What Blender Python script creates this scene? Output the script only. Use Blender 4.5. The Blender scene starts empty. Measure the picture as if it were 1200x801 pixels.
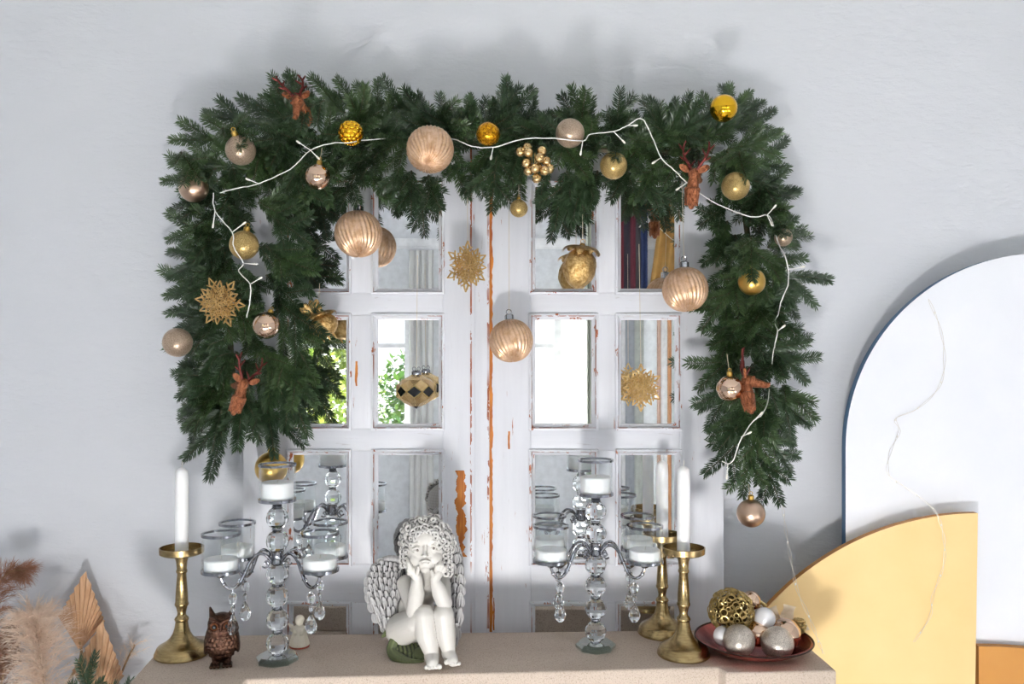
import bpy, bmesh, math, random
from mathutils import Vector, Matrix, noise
R = math.radians
PI = math.pi
scene = bpy.context.scene
COL = scene.collection
# ------------------------------------------------------------------ camera, world, sun, exposure
CAM_Z = 1.66
cam_d = bpy.data.cameras.new('camera'); cam = bpy.data.objects.new('camera', cam_d); COL.objects.link(cam)
cam.location = (0, 0, CAM_Z); cam.rotation_euler = (R(90), 0, 0)
cam_d.sensor_width = 36; cam_d.lens = 30.0; cam_d.shift_y = 14.5 / 1200; cam_d.clip_start = 0.05
scene.camera = cam
world = bpy.data.worlds.new('world'); scene.world = world; world.use_nodes = True
bg = world.node_tree.nodes['Background']
bg.inputs[0].default_value = (0.84, 0.92, 1.0, 1); bg.inputs[1].default_value = 1.25
sun_d = bpy.data.lights.new('sun', 'SUN'); sun = bpy.data.objects.new('sun', sun_d); COL.objects.link(sun)
sun_d.energy = 52; sun_d.angle = R(0.6); sun_d.color = (1.0, 0.985, 0.97)
sun.rotation_euler = Vector((0.22, math.cos(R(40)), -math.sin(R(40)))).to_track_quat('-Z', 'Y').to_euler()
sun.location = (0, -8, 8)
vs = scene.view_settings
vs.view_transform = 'Standard'; vs.look = 'None'; vs.gamma = 1; vs.use_curve_mapping = False
vs.exposure = 0.80
scene.cycles.max_bounces = 12; scene.cycles.diffuse_bounces = 6; scene.cycles.glossy_bounces = 6
scene.cycles.transmission_bounces = 10; scene.cycles.transparent_max_bounces = 16
scene.cycles.sample_clamp_indirect = 12

# ------------------------------------------------------------------ layout constants (metres; camera stands at the origin and looks along +Y)
F = 1000.0                # focal length in pixels of the 1200x801 frame
MZ = 1.078                # mantel top height
DF = 1.86                 # front face of the door leaves
MY = 1.872                # mirror plane
WY = 1.965                # wall
ROOM_Y = -2.9             # window wall behind the photographer
XL, XR, CEIL = -2.9, 3.0, 3.0
def W(px, py, y): return Vector(((px - 600) * y / F, y, CAM_Z - (py - 415) * y / F))
def GP(px, py):
    y = F * (CAM_Z - MZ) / (py - 415); return Vector(((px - 600) * y / F, y, MZ))

# ------------------------------------------------------------------ helpers: tagging and mesh building
def tag(o, label=None, cat=None, group=None, kind=None):
    if label: o['label'] = label
    if cat: o['category'] = cat
    if group: o['group'] = group
    if kind: o['kind'] = kind
    return o
def empty(name, loc, label=None, cat=None, group=None, rot=(0, 0, 0)):
    o = bpy.data.objects.new(name, None); COL.objects.link(o)
    o.location = loc; o.rotation_euler = rot; o.empty_display_size = 0.03
    return tag(o, label, cat, group)
def frame(d, up=Vector((0, 0, 1))):
    d = d.normalized()
    if abs(d.dot(up)) > 0.98: up = Vector((1, 0, 0))
    s = d.cross(up).normalized(); u = s.cross(d).normalized()
    return d, s, u
class MB:
    def __init__(s): s.v = []; s.f = []; s.m = []
    def add(s, vs_, fs, mi=0):
        b = len(s.v); s.v += [Vector(x) for x in vs_]
        for f in fs: s.f.append([b + i for i in f]); s.m.append(mi)
    def box(s, x0, x1, y0, y1, z0, z1, mi=0, bev=0.0):
        if bev <= 0:
            s.add([(x, y, z) for z in (z0, z1) for y in (y0, y1) for x in (x0, x1)],
                  [(0, 2, 3, 1), (4, 5, 7, 6), (0, 1, 5, 4), (2, 6, 7, 3), (0, 4, 6, 2), (1, 3, 7, 5)], mi); return
        bm = bmesh.new(); bmesh.ops.create_cube(bm, size=1)
        for v in bm.verts: v.co = Vector((x0 + (v.co.x + .5) * (x1 - x0), y0 + (v.co.y + .5) * (y1 - y0), z0 + (v.co.z + .5) * (z1 - z0)))
        bmesh.ops.bevel(bm, geom=bm.edges[:], offset=bev, segments=2, affect='EDGES', profile=.6)
        s.bm(bm, mi)
    def bm(s, bm, mi=0):
        bm.verts.ensure_lookup_table()
        for i, v in enumerate(bm.verts): v.index = i
        s.add([v.co.copy() for v in bm.verts], [[v.index for v in f.verts] for f in bm.faces], mi); bm.free()
    def lathe(s, prof, c=(0, 0, 0), n=32, mi=0, M=None, cap=False):
        """profile of (radius, z) around z"""
        c = Vector(c); vs_ = []; fs = []
        for (r, z) in prof:
            for k in range(n):
                a = 2 * PI * k / n; p = Vector((r * math.cos(a), r * math.sin(a), z))
                vs_.append((M @ p if M else p) + c)
        for i in range(len(prof) - 1):
            for k in range(n):
                k2 = (k + 1) % n
                fs.append((i * n + k, i * n + k2, (i + 1) * n + k2, (i + 1) * n + k))
        if cap:
            fs.append(tuple(reversed(range(n)))); fs.append(tuple((len(prof) - 1) * n + k for k in range(n)))
        s.add(vs_, fs, mi)
    def tube(s, pts, r, n=8, mi=0, cap=True):
        pts = [Vector(p) for p in pts]; N = len(pts)
        rs = r if isinstance(r, (list, tuple)) else [r] * N
        vs_ = []; fs = []; up = Vector((0, 0, 1)); u_prev = None
        for i, p in enumerate(pts):
            d = (pts[min(i + 1, N - 1)] - pts[max(i - 1, 0)])
            if d.length < 1e-9: d = Vector((0, 0, 1))
            d.normalize()
            if u_prev is None: d, sd, u = frame(d)
            else:
                u = (u_prev - d * u_prev.dot(d))
                if u.length < 1e-6: d, sd, u = frame(d)
                u.normalize(); sd = d.cross(u)
            u_prev = u
            for k in range(n):
                a = 2 * PI * k / n; vs_.append(p + (sd * math.cos(a) + u * math.sin(a)) * rs[i])
        for i in range(N - 1):
            for k in range(n):
                k2 = (k + 1) % n; fs.append((i * n + k, i * n + k2, (i + 1) * n + k2, (i + 1) * n + k))
        if cap: fs.append(tuple(reversed(range(n)))); fs.append(tuple((N - 1) * n + k for k in range(n)))
        s.add(vs_, fs, mi)
    def ell(s, c, r, n=16, m=10, M=None, mi=0):
        """ellipsoid"""
        c = Vector(c); r = Vector(r) if hasattr(r, '__len__') else Vector((r, r, r))
        vs_ = [None]; fs = []; vs_ = []
        def put(p):
            p = Vector((p[0] * r.x, p[1] * r.y, p[2] * r.z)); vs_.append((M @ p if M else p) + c)
        put((0, 0, -1))
        for j in range(1, m):
            t = -PI / 2 + PI * j / m
            for k in range(n): put((math.cos(t) * math.cos(2 * PI * k / n), math.cos(t) * math.sin(2 * PI * k / n), math.sin(t)))
        put((0, 0, 1)); L = len(vs_) - 1
        for k in range(n):
            k2 = (k + 1) % n; fs.append((0, 1 + k2, 1 + k)); fs.append((L, L - n + k, L - n + k2))
            for j in range(m - 2): fs.append((1 + j * n + k, 1 + j * n + k2, 1 + (j + 1) * n + k2, 1 + (j + 1) * n + k))
        s.add(vs_, fs, mi)
    def caps(s, p1, r1, p2, r2, n=10):
        p1 = Vector(p1); p2 = Vector(p2); d = (p2 - p1).length
        k = max(2, int(d / (min(r1, r2) * (.45 if n < 11 else .16))) + 1)
        for i in range(k + 1):
            t = i / k; s.ell(p1.lerp(p2, t), r1 + (r2 - r1) * t, n, max(7, n * 2 // 3))
    def prism(s, poly, y0, y1, mi=0, mi_side=None):
        """polygon in XZ extruded along Y"""
        n = len(poly); mi_side = mi if mi_side is None else mi_side
        s.add([(x, y0, z) for x, z in poly] + [(x, y1, z) for x, z in poly], [], 0)
        b = len(s.v) - 2 * n
        s.f.append([b + i for i in range(n)]); s.m.append(mi)
        s.f.append([b + n + i for i in reversed(range(n))]); s.m.append(mi)
        for i in range(n):
            j = (i + 1) % n; s.f.append([b + i, b + n + i, b + n + j, b + j]); s.m.append(mi_side)
    def mesh(s, name, mats, smooth=True, angle=40):
        me = bpy.data.meshes.new(name); me.from_pydata([tuple(v) for v in s.v], [], s.f)
        for m in (mats if isinstance(mats, (list, tuple)) else [mats]): me.materials.append(m)
        me.polygons.foreach_set('material_index', s.m)
        bm = bmesh.new(); bm.from_mesh(me); bmesh.ops.recalc_face_normals(bm, faces=bm.faces[:]); bm.to_mesh(me); bm.free()
        if smooth:
            me.polygons.foreach_set('use_smooth', [True] * len(me.polygons))
            me.set_sharp_from_angle(angle=R(angle))
        me.update(); return me
    def build(s, name, mats, parent=None, org=None, smooth=True, angle=40):
        """one object; coordinates are relative to the parent, or to org for a top-level mesh"""
        if org is not None:
            o_ = Vector(org); s.v = [v - o_ for v in s.v]
        o = bpy.data.objects.new(name, s.mesh(name, mats, smooth, angle)); COL.objects.link(o)
        if org is not None: o.location = org
        if parent: o.parent = parent
        return o
def sculpt(mb, name, mats, voxel, smooth=4, parent=None, org=None):
    """melts overlapping lumps into one continuous surface"""
    if org is not None:
        o_ = Vector(org); mb.v = [v - o_ for v in mb.v]
    tmp = bpy.data.objects.new('tmp', mb.mesh('tmp', [], False)); COL.objects.link(tmp)
    m = tmp.modifiers.new('r', 'REMESH'); m.mode = 'VOXEL'; m.voxel_size = voxel; m.adaptivity = 0
    if smooth:
        m = tmp.modifiers.new('s', 'SMOOTH'); m.iterations = smooth; m.factor = .5
    dg = bpy.context.evaluated_depsgraph_get(); dg.update()
    me = bpy.data.meshes.new_from_object(tmp.evaluated_get(dg))
    bpy.data.objects.remove(tmp)
    me.name = name; me.materials.clear()
    for mt in (mats if isinstance(mats, (list, tuple)) else [mats]): me.materials.append(mt)
    me.polygons.foreach_set('use_smooth', [True] * len(me.polygons)); me.update()
    o = bpy.data.objects.new(name, me); COL.objects.link(o)
    if org is not None: o.location = org
    if parent: o.parent = parent
    return o
def smooth_path(pts, k=6):
    """Catmull-Rom through points"""
    pts = [Vector(p) for p in pts]; out = []
    for i in range(len(pts) - 1):
        a = pts[max(i - 1, 0)]; b = pts[i]; c = pts[i + 1]; d = pts[min(i + 2, len(pts) - 1)]
        for j in range(k):
            t = j / k
            out.append(.5 * ((2 * b) + (c - a) * t + (2 * a - 5 * b + 4 * c - d) * t * t + (3 * b - a - 3 * c + d) * t ** 3))
    out.append(pts[-1]); return out

# ------------------------------------------------------------------ materials
def lin(c):
    def f(x):
        x /= 255.0
        return x / 12.92 if x <= .04045 else ((x + .055) / 1.055) ** 2.4
    return (f(c[0]), f(c[1]), f(c[2]), 1)
class NT:
    def __init__(s, name):
        s.m = bpy.data.materials.new(name); s.m.use_nodes = True; s.t = s.m.node_tree; s.n = s.t.nodes
        s.p = s.n['Principled BSDF']; s.out = s.n['Material Output']
    def node(s, typ, **kw):
        nd = s.n.new(typ)
        for k, v in kw.items():
            if k.startswith('_'): setattr(nd, k[1:], v)
            else: nd.inputs[k.replace('__', ' ')].default_value = v
        return nd
    def link(s, a, b): s.t.links.new(a, b)
    def coord(s, scale=(1, 1, 1), kind='Object'):
        tc = s.node('ShaderNodeTexCoord'); mp = s.node('ShaderNodeMapping'); mp.inputs['Scale'].default_value = scale
        s.link(tc.outputs[kind], mp.inputs['Vector']); return mp.outputs['Vector']
    def noise(s, vec, scale, detail=4, rough=.55):
        nz = s.node('ShaderNodeTexNoise', Scale=scale, Detail=detail, Roughness=rough)
        s.link(vec, nz.inputs['Vector']); return nz.outputs['Fac']
    def ramp(s, fac, stops):
        r = s.node('ShaderNodeValToRGB'); e = r.color_ramp.elements
        while len(e) < len(stops): e.new(.5)
        for el, (p, c) in zip(e, stops): el.position = p; el.color = c
        s.link(fac, r.inputs['Fac']); return r.outputs['Color']
    def mix(s, fac, a, b):
        m = s.node('ShaderNodeMix', _data_type='RGBA')
        for sock, x in ((m.inputs['Factor'], fac), (m.inputs['A'], a), (m.inputs['B'], b)):
            if hasattr(x, 'is_output'): s.link(x, sock)
            else: sock.default_value = x
        return m.outputs['Result']
    def bump(s, h, strength=.3, dist=.002):
        b = s.node('ShaderNodeBump', Strength=strength, Distance=dist); s.link(h, b.inputs['Height'])
        s.link(b.outputs['Normal'], s.p.inputs['Normal']); return b
def simple(name, rgb, rough=.5, metal=0., var=None, vscale=20, bump=None, spec=None, coat=0., aniso=(1, 1, 1)):
    t = NT(name); t.p.inputs['Roughness'].default_value = rough; t.p.inputs['Metallic'].default_value = metal
    c = lin(rgb); v = t.coord(aniso)
    c2 = lin(var) if var else tuple([x * .86 for x in c[:3]] + [1])
    nz = t.noise(v, vscale, 5)
    t.link(t.mix(t.ramp(nz, [(.35, (0, 0, 0, 1)), (.65, (1, 1, 1, 1))]), c, c2), t.p.inputs['Base Color'])
    if bump: t.bump(t.noise(v, bump[0], 5), bump[1], bump[2])
    if spec is not None: t.p.inputs['Specular IOR Level'].default_value = spec
    if coat: t.p.inputs['Coat Weight'].default_value = coat; t.p.inputs['Coat Roughness'].default_value = .1
    return t.m
def glitter(name, rgb, dark, scale=1500, rough=.30):
    t = NT(name); v = t.coord()
    vo = t.node('ShaderNodeTexVoronoi', Scale=scale); t.link(v, vo.inputs['Vector'])
    sep = t.node('ShaderNodeSeparateColor'); t.link(vo.outputs['Color'], sep.inputs[0])
    t.link(t.mix(sep.outputs[0], lin(dark), lin(rgb)), t.p.inputs['Base Color'])
    t.p.inputs['Metallic'].default_value = .8; t.p.inputs['Roughness'].default_value = rough
    t.bump(sep.outputs[1], .8, .0011); return t.m
M = {}
def wall_mat():
    t = NT('plaster'); v = t.coord()
    n1 = t.noise(v, 3, 6); n2 = t.noise(t.coord((1, 1, 2.4)), 26, 8, .62); n3 = t.noise(v, 140, 3)
    t.link(t.mix(n1, lin((211, 213, 217)), lin((203, 205, 210))), t.p.inputs['Base Color'])
    ad = t.node('ShaderNodeMath', _operation='MULTIPLY_ADD'); ad.inputs[1].default_value = .12
    t.link(n3, ad.inputs[0]); t.link(t.ramp(n2, [(.38, (0, 0, 0, 1)), (.62, (1, 1, 1, 1))]), ad.inputs[2])
    t.bump(ad.outputs[0], .22, .0045); t.p.inputs['Roughness'].default_value = .7
    return t.m
M['wall'] = wall_mat()
def paint_mat(name, stretch, chip, edge=(186, 96, 40)):
    """white paint brushed over orange wood, worn through in streaks along the grain"""
    t = NT(name); v = t.coord(stretch); v1 = t.coord()
    base = t.mix(t.noise(v, 1.1, 6), lin((222, 223, 228)), lin((205, 206, 212)))
    gr = t.ramp(t.noise(v, 2.6, 5, .7), [(.62, (0, 0, 0, 1)), (.7, (1, 1, 1, 1))])
    zone = t.ramp(t.noise(v1, 5.5, 3), [(.48, (0, 0, 0, 1)), (.62, (1, 1, 1, 1))])
    mu = t.node('ShaderNodeMath', _operation='MULTIPLY'); t.link(gr, mu.inputs[0]); t.link(zone, mu.inputs[1])
    base = t.mix(mu.outputs[0], base, lin((168, 160, 158)))
    ch = t.ramp(t.noise(v, 1.7, 7, .66), [(chip, (0, 0, 0, 1)), (chip + .015, (1, 1, 1, 1))])
    zone2 = t.ramp(t.noise(v1, 4.1, 3), [(.40, (0, 0, 0, 1)), (.5, (1, 1, 1, 1))])
    mu2 = t.node('ShaderNodeMath', _operation='MULTIPLY'); t.link(ch, mu2.inputs[0]); t.link(zone2, mu2.inputs[1])
    col = t.mix(mu2.outputs[0], base, t.mix(t.noise(v1, 60), lin(edge), lin((120, 70, 48))))
    t.link(col, t.p.inputs['Base Color']); t.p.inputs['Roughness'].default_value = .38
    t.bump(t.noise(v, 3, 6), .25, .0012); return t.m
M['paint_v'] = paint_mat('worn_paint_vertical', (55, 55, 5), .645)
M['paint_h'] = paint_mat('worn_paint_horizontal', (5, 55, 55), .66)
M['paint_m'] = paint_mat('worn_paint_moulding', (30, 30, 16), .60)
M['paint_edge'] = paint_mat('worn_paint_edge', (30, 30, 12), .47, (176, 92, 52))
M['wood'] = simple('bare_orange_wood', (205, 128, 40), .6, var=(160, 84, 26), vscale=2, aniso=(90, 90, 9), bump=(3, .4, .001))
t = NT('mirror'); t.p.inputs['Base Color'].default_value = (.90, .92, .915, 1); t.p.inputs['Metallic'].default_value = 1; t.p.inputs['Roughness'].default_value = .01
v = t.coord(); t.link(t.mix(t.noise(v, 9, 3), (.93, .945, .94, 1), (.88, .90, .895, 1)), t.p.inputs['Base Color']); M['mirror'] = t.m
def stone_mat():
    t = NT('sandstone'); v = t.coord()
    c = t.mix(t.noise(v, 9, 6), lin((208, 193, 178)), lin((184, 167, 151)))
    c = t.mix(t.ramp(t.noise(v, 420, 4, .7), [(.5, (0, 0, 0, 1)), (.75, (1, 1, 1, 1))]), c, lin((136, 116, 98)))
    t.link(c, t.p.inputs['Base Color']); t.p.inputs['Roughness'].default_value = .85
    t.bump(t.noise(v, 120, 6, .7), .55, .002); return t.m
M['stone'] = stone_mat()
M['floor'] = simple('pale_floor', (226, 226, 228), .45, var=(214, 214, 217), vscale=2, aniso=(12, 1.5, 1))
M['ceil'] = simple('ceiling_paint', (226, 228, 231), .8)
M['room'] = simple('room_paint', (218, 221, 225), .8)
M['frame_white'] = simple('window_white', (240, 241, 243), .4)
def thin_glass(name, tint=(1, 1, 1, 1), f=.5, gain=1.0):
    t = NT(name); t.n.remove(t.p)
    tr = t.node('ShaderNodeBsdfTransparent', Color=tint); gl = t.node('ShaderNodeBsdfGlossy', Roughness=.02)
    fr = t.node('ShaderNodeLayerWeight', Blend=f); mx = t.node('ShaderNodeMixShader')
    v = t.coord(); nz = t.noise(v, 3, 2); rr = t.ramp(nz, [(0, (.96, .96, .96, 1)), (1, (1, 1, 1, 1))]); t.link(rr, gl.inputs['Color'])
    mu = t.node('ShaderNodeMath', _operation='MULTIPLY', _use_clamp=True); mu.inputs[1].default_value = gain
    pw = t.node('ShaderNodeMath', _operation='POWER'); pw.inputs[1].default_value = 3.0; t.link(fr.outputs['Facing'], pw.inputs[0])
    ad = t.node('ShaderNodeMath', _operation='ADD'); ad.inputs[1].default_value = .045; t.link(pw.outputs[0], ad.inputs[0]); t.link(ad.outputs[0], mu.inputs[0]); t.link(mu.outputs[0], mx.inputs[0])
    t.link(tr.outputs[0], mx.inputs[1]); t.link(gl.outputs[0], mx.inputs[2]); t.link(mx.outputs[0], t.out.inputs['Surface']); return t.m
M['pane'] = thin_glass('window_glass')
M['cup'] = thin_glass('thin_cup_glass', (.975, .985, .985, 1), .5, .55)
M['base_glass'] = thin_glass('base_glass', (.80, .90, .90, 1), .62, .9)
t = NT('crystal'); t.p.inputs['Transmission Weight'].default_value = 1; t.p.inputs['IOR'].default_value = 1.52; t.p.inputs['Roughness'].default_value = 0.0
t.link(t.mix(t.noise(t.coord(), 20, 2), (.98, .99, 1, 1), (.93, .97, .97, 1)), t.p.inputs['Base Color']); M['crystal'] = t.m
M['silver'] = simple('polished_silver', (176, 177, 182), .10, 1., var=(140, 141, 147), vscale=30)
M['brass'] = simple('brushed_brass', (178, 156, 112), .27, 1., var=(158, 134, 92), vscale=60, bump=(200, .05, .0006), aniso=(1, 1, 6))
M['wax'] = simple('white_wax', (240, 240, 240), .45, var=(232, 231, 230)); M['wax'].node_tree.nodes['Principled BSDF'].inputs['Subsurface Weight'].default_value = .15
M['wax'].node_tree.nodes['Principled BSDF'].inputs['Subsurface Radius'].default_value = (.01, .008, .006)
M['wick'] = simple('wick', (226, 222, 214), .9)
M['needle'] = simple('fir_needles', (60, 84, 50), .34, var=(40, 62, 38), vscale=14, spec=.7)
M['needle2'] = simple('fir_needles_fresh', (76, 100, 56), .34, var=(54, 78, 44), vscale=14, spec=.7)
M['twig'] = simple('fir_twig', (96, 84, 66), .8, var=(70, 78, 56), vscale=60)
M['champ_glit'] = glitter('champagne_glitter', (224, 200, 176), (162, 138, 116))
M['silver_glit'] = glitter('silver_glitter', (232, 222, 210), (160, 150, 138), 1200)
M['gold_glit'] = glitter('gold_glitter', (228, 200, 136), (164, 132, 76))
M['foil'] = glitter('gold_foil', (244, 178, 30), (150, 92, 6), 330, .2)
M['matte_champ'] = simple('satin_champagne', (204, 176, 154), .30, 1., var=(196, 166, 142))
M['matte_gold'] = simple('satin_gold', (212, 176, 96), .30, 1., var=(198, 160, 84))
M['shiny_gold'] = simple('mirror_gold', (240, 190, 50), .06, 1., var=(232, 178, 40))
M['rose_gold'] = simple('mirror_rose_gold', (226, 196, 172), .07, 1., var=(216, 182, 156))
M['pearl'] = simple('pearl_white', (228, 226, 226), .22, .15, var=(220, 218, 220))
def ribbed_mat():
    t = NT('blush_gold_leaf'); v = t.coord()
    c = t.mix(t.ramp(t.noise(v, 70, 6, .7), [(.4, (0, 0, 0, 1)), (.62, (1, 1, 1, 1))]), lin((226, 192, 162)), lin((202, 160, 122)))
    t.link(c, t.p.inputs['Base Color']); t.p.inputs['Metallic'].default_value = .55; t.p.inputs['Roughness'].default_value = .32
    t.bump(t.noise(v, 240, 4), .3, .0008); return t.m
M['ribbed'] = ribbed_mat()
M['orn_gold'] = simple('ornament_gold', (216, 184, 126), .30, .9, var=(170, 132, 76), vscale=120, bump=(260, .9, .0024))
M['flake_gold'] = simple('snowflake_gold', (222, 188, 128), .30, .85, var=(190, 150, 90), vscale=120, bump=(500, .3, .0006))
M['berry'] = simple('berry_gold', (220, 192, 144), .26, .9, var=(196, 164, 112), vscale=60)
M['copper_deer'] = simple('copper_deer', (184, 118, 82), .30, .85, var=(124, 72, 48), vscale=200, bump=(380, 1.0, .004), aniso=(1, 1, .5))
M['antler'] = glitter('burgundy_glitter', (132, 62, 56), (74, 30, 30), 700, .4)
M['bronze'] = simple('owl_bronze', (112, 82, 66), .26, .9, var=(66, 44, 36), vscale=70, bump=(260, .8, .0024))
M['black_gloss'] = simple('black_glass', (14, 14, 16), .06, 0, coat=.6)
M['amber_eye'] = simple('eye_amber', (130, 80, 50), .2, .6)
M['cord'] = simple('white_cord', (236, 234, 230), .45)
M['bulb'] = simple('lamp_bulb', (244, 240, 230), .2, spec=.6)
M['wire'] = simple('silver_wire', (216, 208, 196), .35, .7)
M['thread'] = simple('pale_thread', (212, 198, 176), .6)
M['bowl'] = simple('copper_red_bowl', (186, 96, 82), .24, .85, var=(132, 52, 46), vscale=22, bump=(18, .25, .004))
M['bowl_rim'] = simple('bowl_rim_dark', (60, 44, 40), .25, .8)
M['goldwire'] = simple('gold_wire', (206, 184, 128), .28, 1., var=(168, 142, 86), vscale=90)
M['cream_foil'] = simple('cream_ribbon', (226, 206, 178), .35, .4, var=(206, 182, 150), vscale=40)
M['panel_white'] = simple('white_panel_paint', (236, 237, 241), .55, var=(230, 232, 237), vscale=4)
M['panel_blue'] = simple('blue_panel_edge', (58, 104, 140), .5)
M['panel_yellow'] = simple('butter_yellow_paint', (244, 211, 150), .5, var=(240, 204, 140), vscale=5, bump=(60, .1, .001))
M['panel_yedge'] = simple('ochre_panel_edge', (192, 130, 58), .55)
M['panel_amber'] = simple('amber_paint', (214, 152, 74), .5, var=(206, 142, 66), vscale=5)
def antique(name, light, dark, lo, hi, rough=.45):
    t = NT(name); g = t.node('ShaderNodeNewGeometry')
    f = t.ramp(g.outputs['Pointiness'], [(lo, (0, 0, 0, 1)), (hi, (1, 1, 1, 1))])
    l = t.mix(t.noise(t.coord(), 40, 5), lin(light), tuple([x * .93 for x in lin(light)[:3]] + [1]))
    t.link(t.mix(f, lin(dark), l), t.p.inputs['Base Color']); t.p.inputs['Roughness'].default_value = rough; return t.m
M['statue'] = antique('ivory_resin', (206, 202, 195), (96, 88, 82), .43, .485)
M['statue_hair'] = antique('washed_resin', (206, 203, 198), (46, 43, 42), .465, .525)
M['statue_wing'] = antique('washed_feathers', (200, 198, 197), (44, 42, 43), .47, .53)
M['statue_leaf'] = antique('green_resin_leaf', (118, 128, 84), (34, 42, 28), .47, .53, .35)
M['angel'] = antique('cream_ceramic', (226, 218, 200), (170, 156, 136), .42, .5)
M['statue_shade'] = simple('grey_resin_wash', (120, 112, 106), .5)
M['red_base'] = simple('red_base_edge', (170, 84, 60), .6)
M['pampas_pale'] = simple('pale_pampas', (244, 228, 212), .9, var=(230, 208, 188), vscale=30)
M['pampas_brown'] = simple('brown_pampas', (186, 142, 116), .9, var=(150, 106, 82), vscale=30)
for k_ in ('pampas_pale', 'pampas_brown'):
    nt_ = M[k_].node_tree; p_ = nt_.nodes['Principled BSDF']; tl = nt_.nodes.new('ShaderNodeBsdfTranslucent'); mx = nt_.nodes.new('ShaderNodeMixShader'); mx.inputs[0].default_value = .45
    nt_.links.new(p_.inputs['Base Color'].links[0].from_socket, tl.inputs[0]); nt_.links.new(p_.outputs[0], mx.inputs[1]); nt_.links.new(tl.outputs[0], mx.inputs[2]); nt_.links.new(mx.outputs[0], nt_.nodes['Material Output'].inputs['Surface'])
M['palm'] = simple('dried_palm', (214, 178, 144), .75, var=(196, 156, 120), vscale=9, aniso=(20, 20, 3))
M['core_dark'] = simple('dark_gold_core', (96, 78, 44), .45, .9)
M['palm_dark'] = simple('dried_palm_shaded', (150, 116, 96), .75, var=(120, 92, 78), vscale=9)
M['stem'] = simple('dried_stem', (170, 140, 104), .85)
M['vase'] = simple('vase_ceramic', (206, 198, 188), .5)
M['leaf_out'] = simple('garden_leaves', (112, 140, 56), .5, var=(160, 170, 70), vscale=3)
M['leaf_out2'] = simple('garden_leaves_dark', (70, 110, 56), .5, var=(110, 140, 60), vscale=3)
M['ground'] = simple('garden_ground', (150, 150, 120), .9)
M['curtain'] = simple('pale_curtain', (214, 215, 214), .85, vscale=4)
M['curtain_green'] = simple('sage_curtain', (200, 204, 192), .85, vscale=4)

# ------------------------------------------------------------------ room shell
def struct(o): o['kind'] = 'structure'; return o
mb = MB(); mb.box(XL, XR, WY, WY + .1, 0, CEIL); struct(mb.build('wall_back', M['wall'], org=(0, WY, 0), smooth=False))
mb = MB(); mb.box(XL - .1, XR + .1, ROOM_Y - .2, WY + .1, -.1, 0); struct(mb.build('floor', M['floor'], org=(0, 0, 0), smooth=False))
mb = MB(); mb.box(XL - .1, XR + .1, ROOM_Y - .2, WY + .1, CEIL, CEIL + .1); struct(mb.build('ceiling', M['ceil'], org=(0, 0, CEIL), smooth=False))
mb = MB(); mb.box(XL - .1, XL, ROOM_Y - .2, WY + .1, 0, CEIL); struct(mb.build('wall_left', M['room'], org=(XL, 0, 0), smooth=False))
mb = MB(); mb.box(XR, XR + .1, ROOM_Y - .2, WY + .1, 0, CEIL); struct(mb.build('wall_right', M['room'], org=(XR, 0, 0), smooth=False))
# the window wall behind the photographer, seen in the mirrors
WZ0, WZ1 = 0.98, 2.16
wins = [(-1.72, -0.80), (-0.02, 0.74), (1.55, 2.55)]  # last opening is an added window, unseen in the mirrors, to brighten the room
mb = MB(); xs = [XL] + [x for w in wins for x in w] + [XR]
mb.box(XL, XR, ROOM_Y - .2, ROOM_Y, 0, WZ0); mb.box(XL, XR, ROOM_Y - .2, ROOM_Y, WZ1, CEIL)
for i in range(0, len(xs), 2): mb.box(xs[i], xs[i + 1], ROOM_Y - .2, ROOM_Y, WZ0, WZ1)
struct(mb.build('wall_front', M['room'], org=(0, ROOM_Y, 0), smooth=False))
mb = MB(); mb.box(XL, XR, ROOM_Y, ROOM_Y + .025, 2.50, 2.56); mb.box(XL, XR, ROOM_Y, ROOM_Y + .014, 2.48, 2.50)
struct(mb.build('trim_1', M['frame_white'], org=(0, ROOM_Y, 2.5), smooth=False))
for i, (a, b) in enumerate(wins):
    o = struct(empty('window_%d' % (i + 1), ((a + b) / 2, ROOM_Y - .1, WZ0))); c = (a + b) / 2; w = (b - a) / 2; h = WZ1 - WZ0
    f = .045
    m_ = MB(); m_.box(-w, -w + f, -.03, .03, 0, h); m_.box(w - f, w, -.03, .03, 0, h); m_.box(-w + f, w - f, -.03, .03, 0, f); m_.box(-w + f, w - f, -.03, .03, h - f, h)
    m_.build('window_frame', M['frame_white'], o, smooth=False)
    m_ = MB(); m_.box(-.03, .03, -.025, .025, f, h - f); m_.build('mullion', M['frame_white'], o, smooth=False)
    m_ = MB(); m_.box(-w + f, w - f, -.022, .022, h * .62, h * .62 + .035); m_.build('transom', M['frame_white'], o, smooth=False)
    for (p, q) in ((-w + f, -.03), (.03, w - f)):
        for (r_, s_) in ((f, h * .62), (h * .62 + .035, h - f)):
            m_ = MB(); m_.box(p, q, -.003, .003, r_, s_); m_.build('window_pane', M['pane'], o, smooth=False)
    m_ = MB(); m_.box(-w - .05, w + .05, .09, .22, -.035, 0); m_.build('window_sill', M['frame_white'], o, smooth=False)
    pd = bpy.data.lights.new('window_portal', 'AREA'); pd.shape = 'RECTANGLE'; pd.size = 2 * w; pd.size_y = h
    pd.cycles.is_portal = True
    po = bpy.data.objects.new('window_portal', pd); COL.objects.link(po); po.location = (c, ROOM_Y - .2, (WZ0 + WZ1) / 2); po.rotation_euler = (R(90), 0, 0)
mb = MB(); mb.box(-14, 14, -16, ROOM_Y - .2, -.6, -.5); struct(mb.build('ground', M['ground'], org=(0, -6, -.5), smooth=False))
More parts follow.
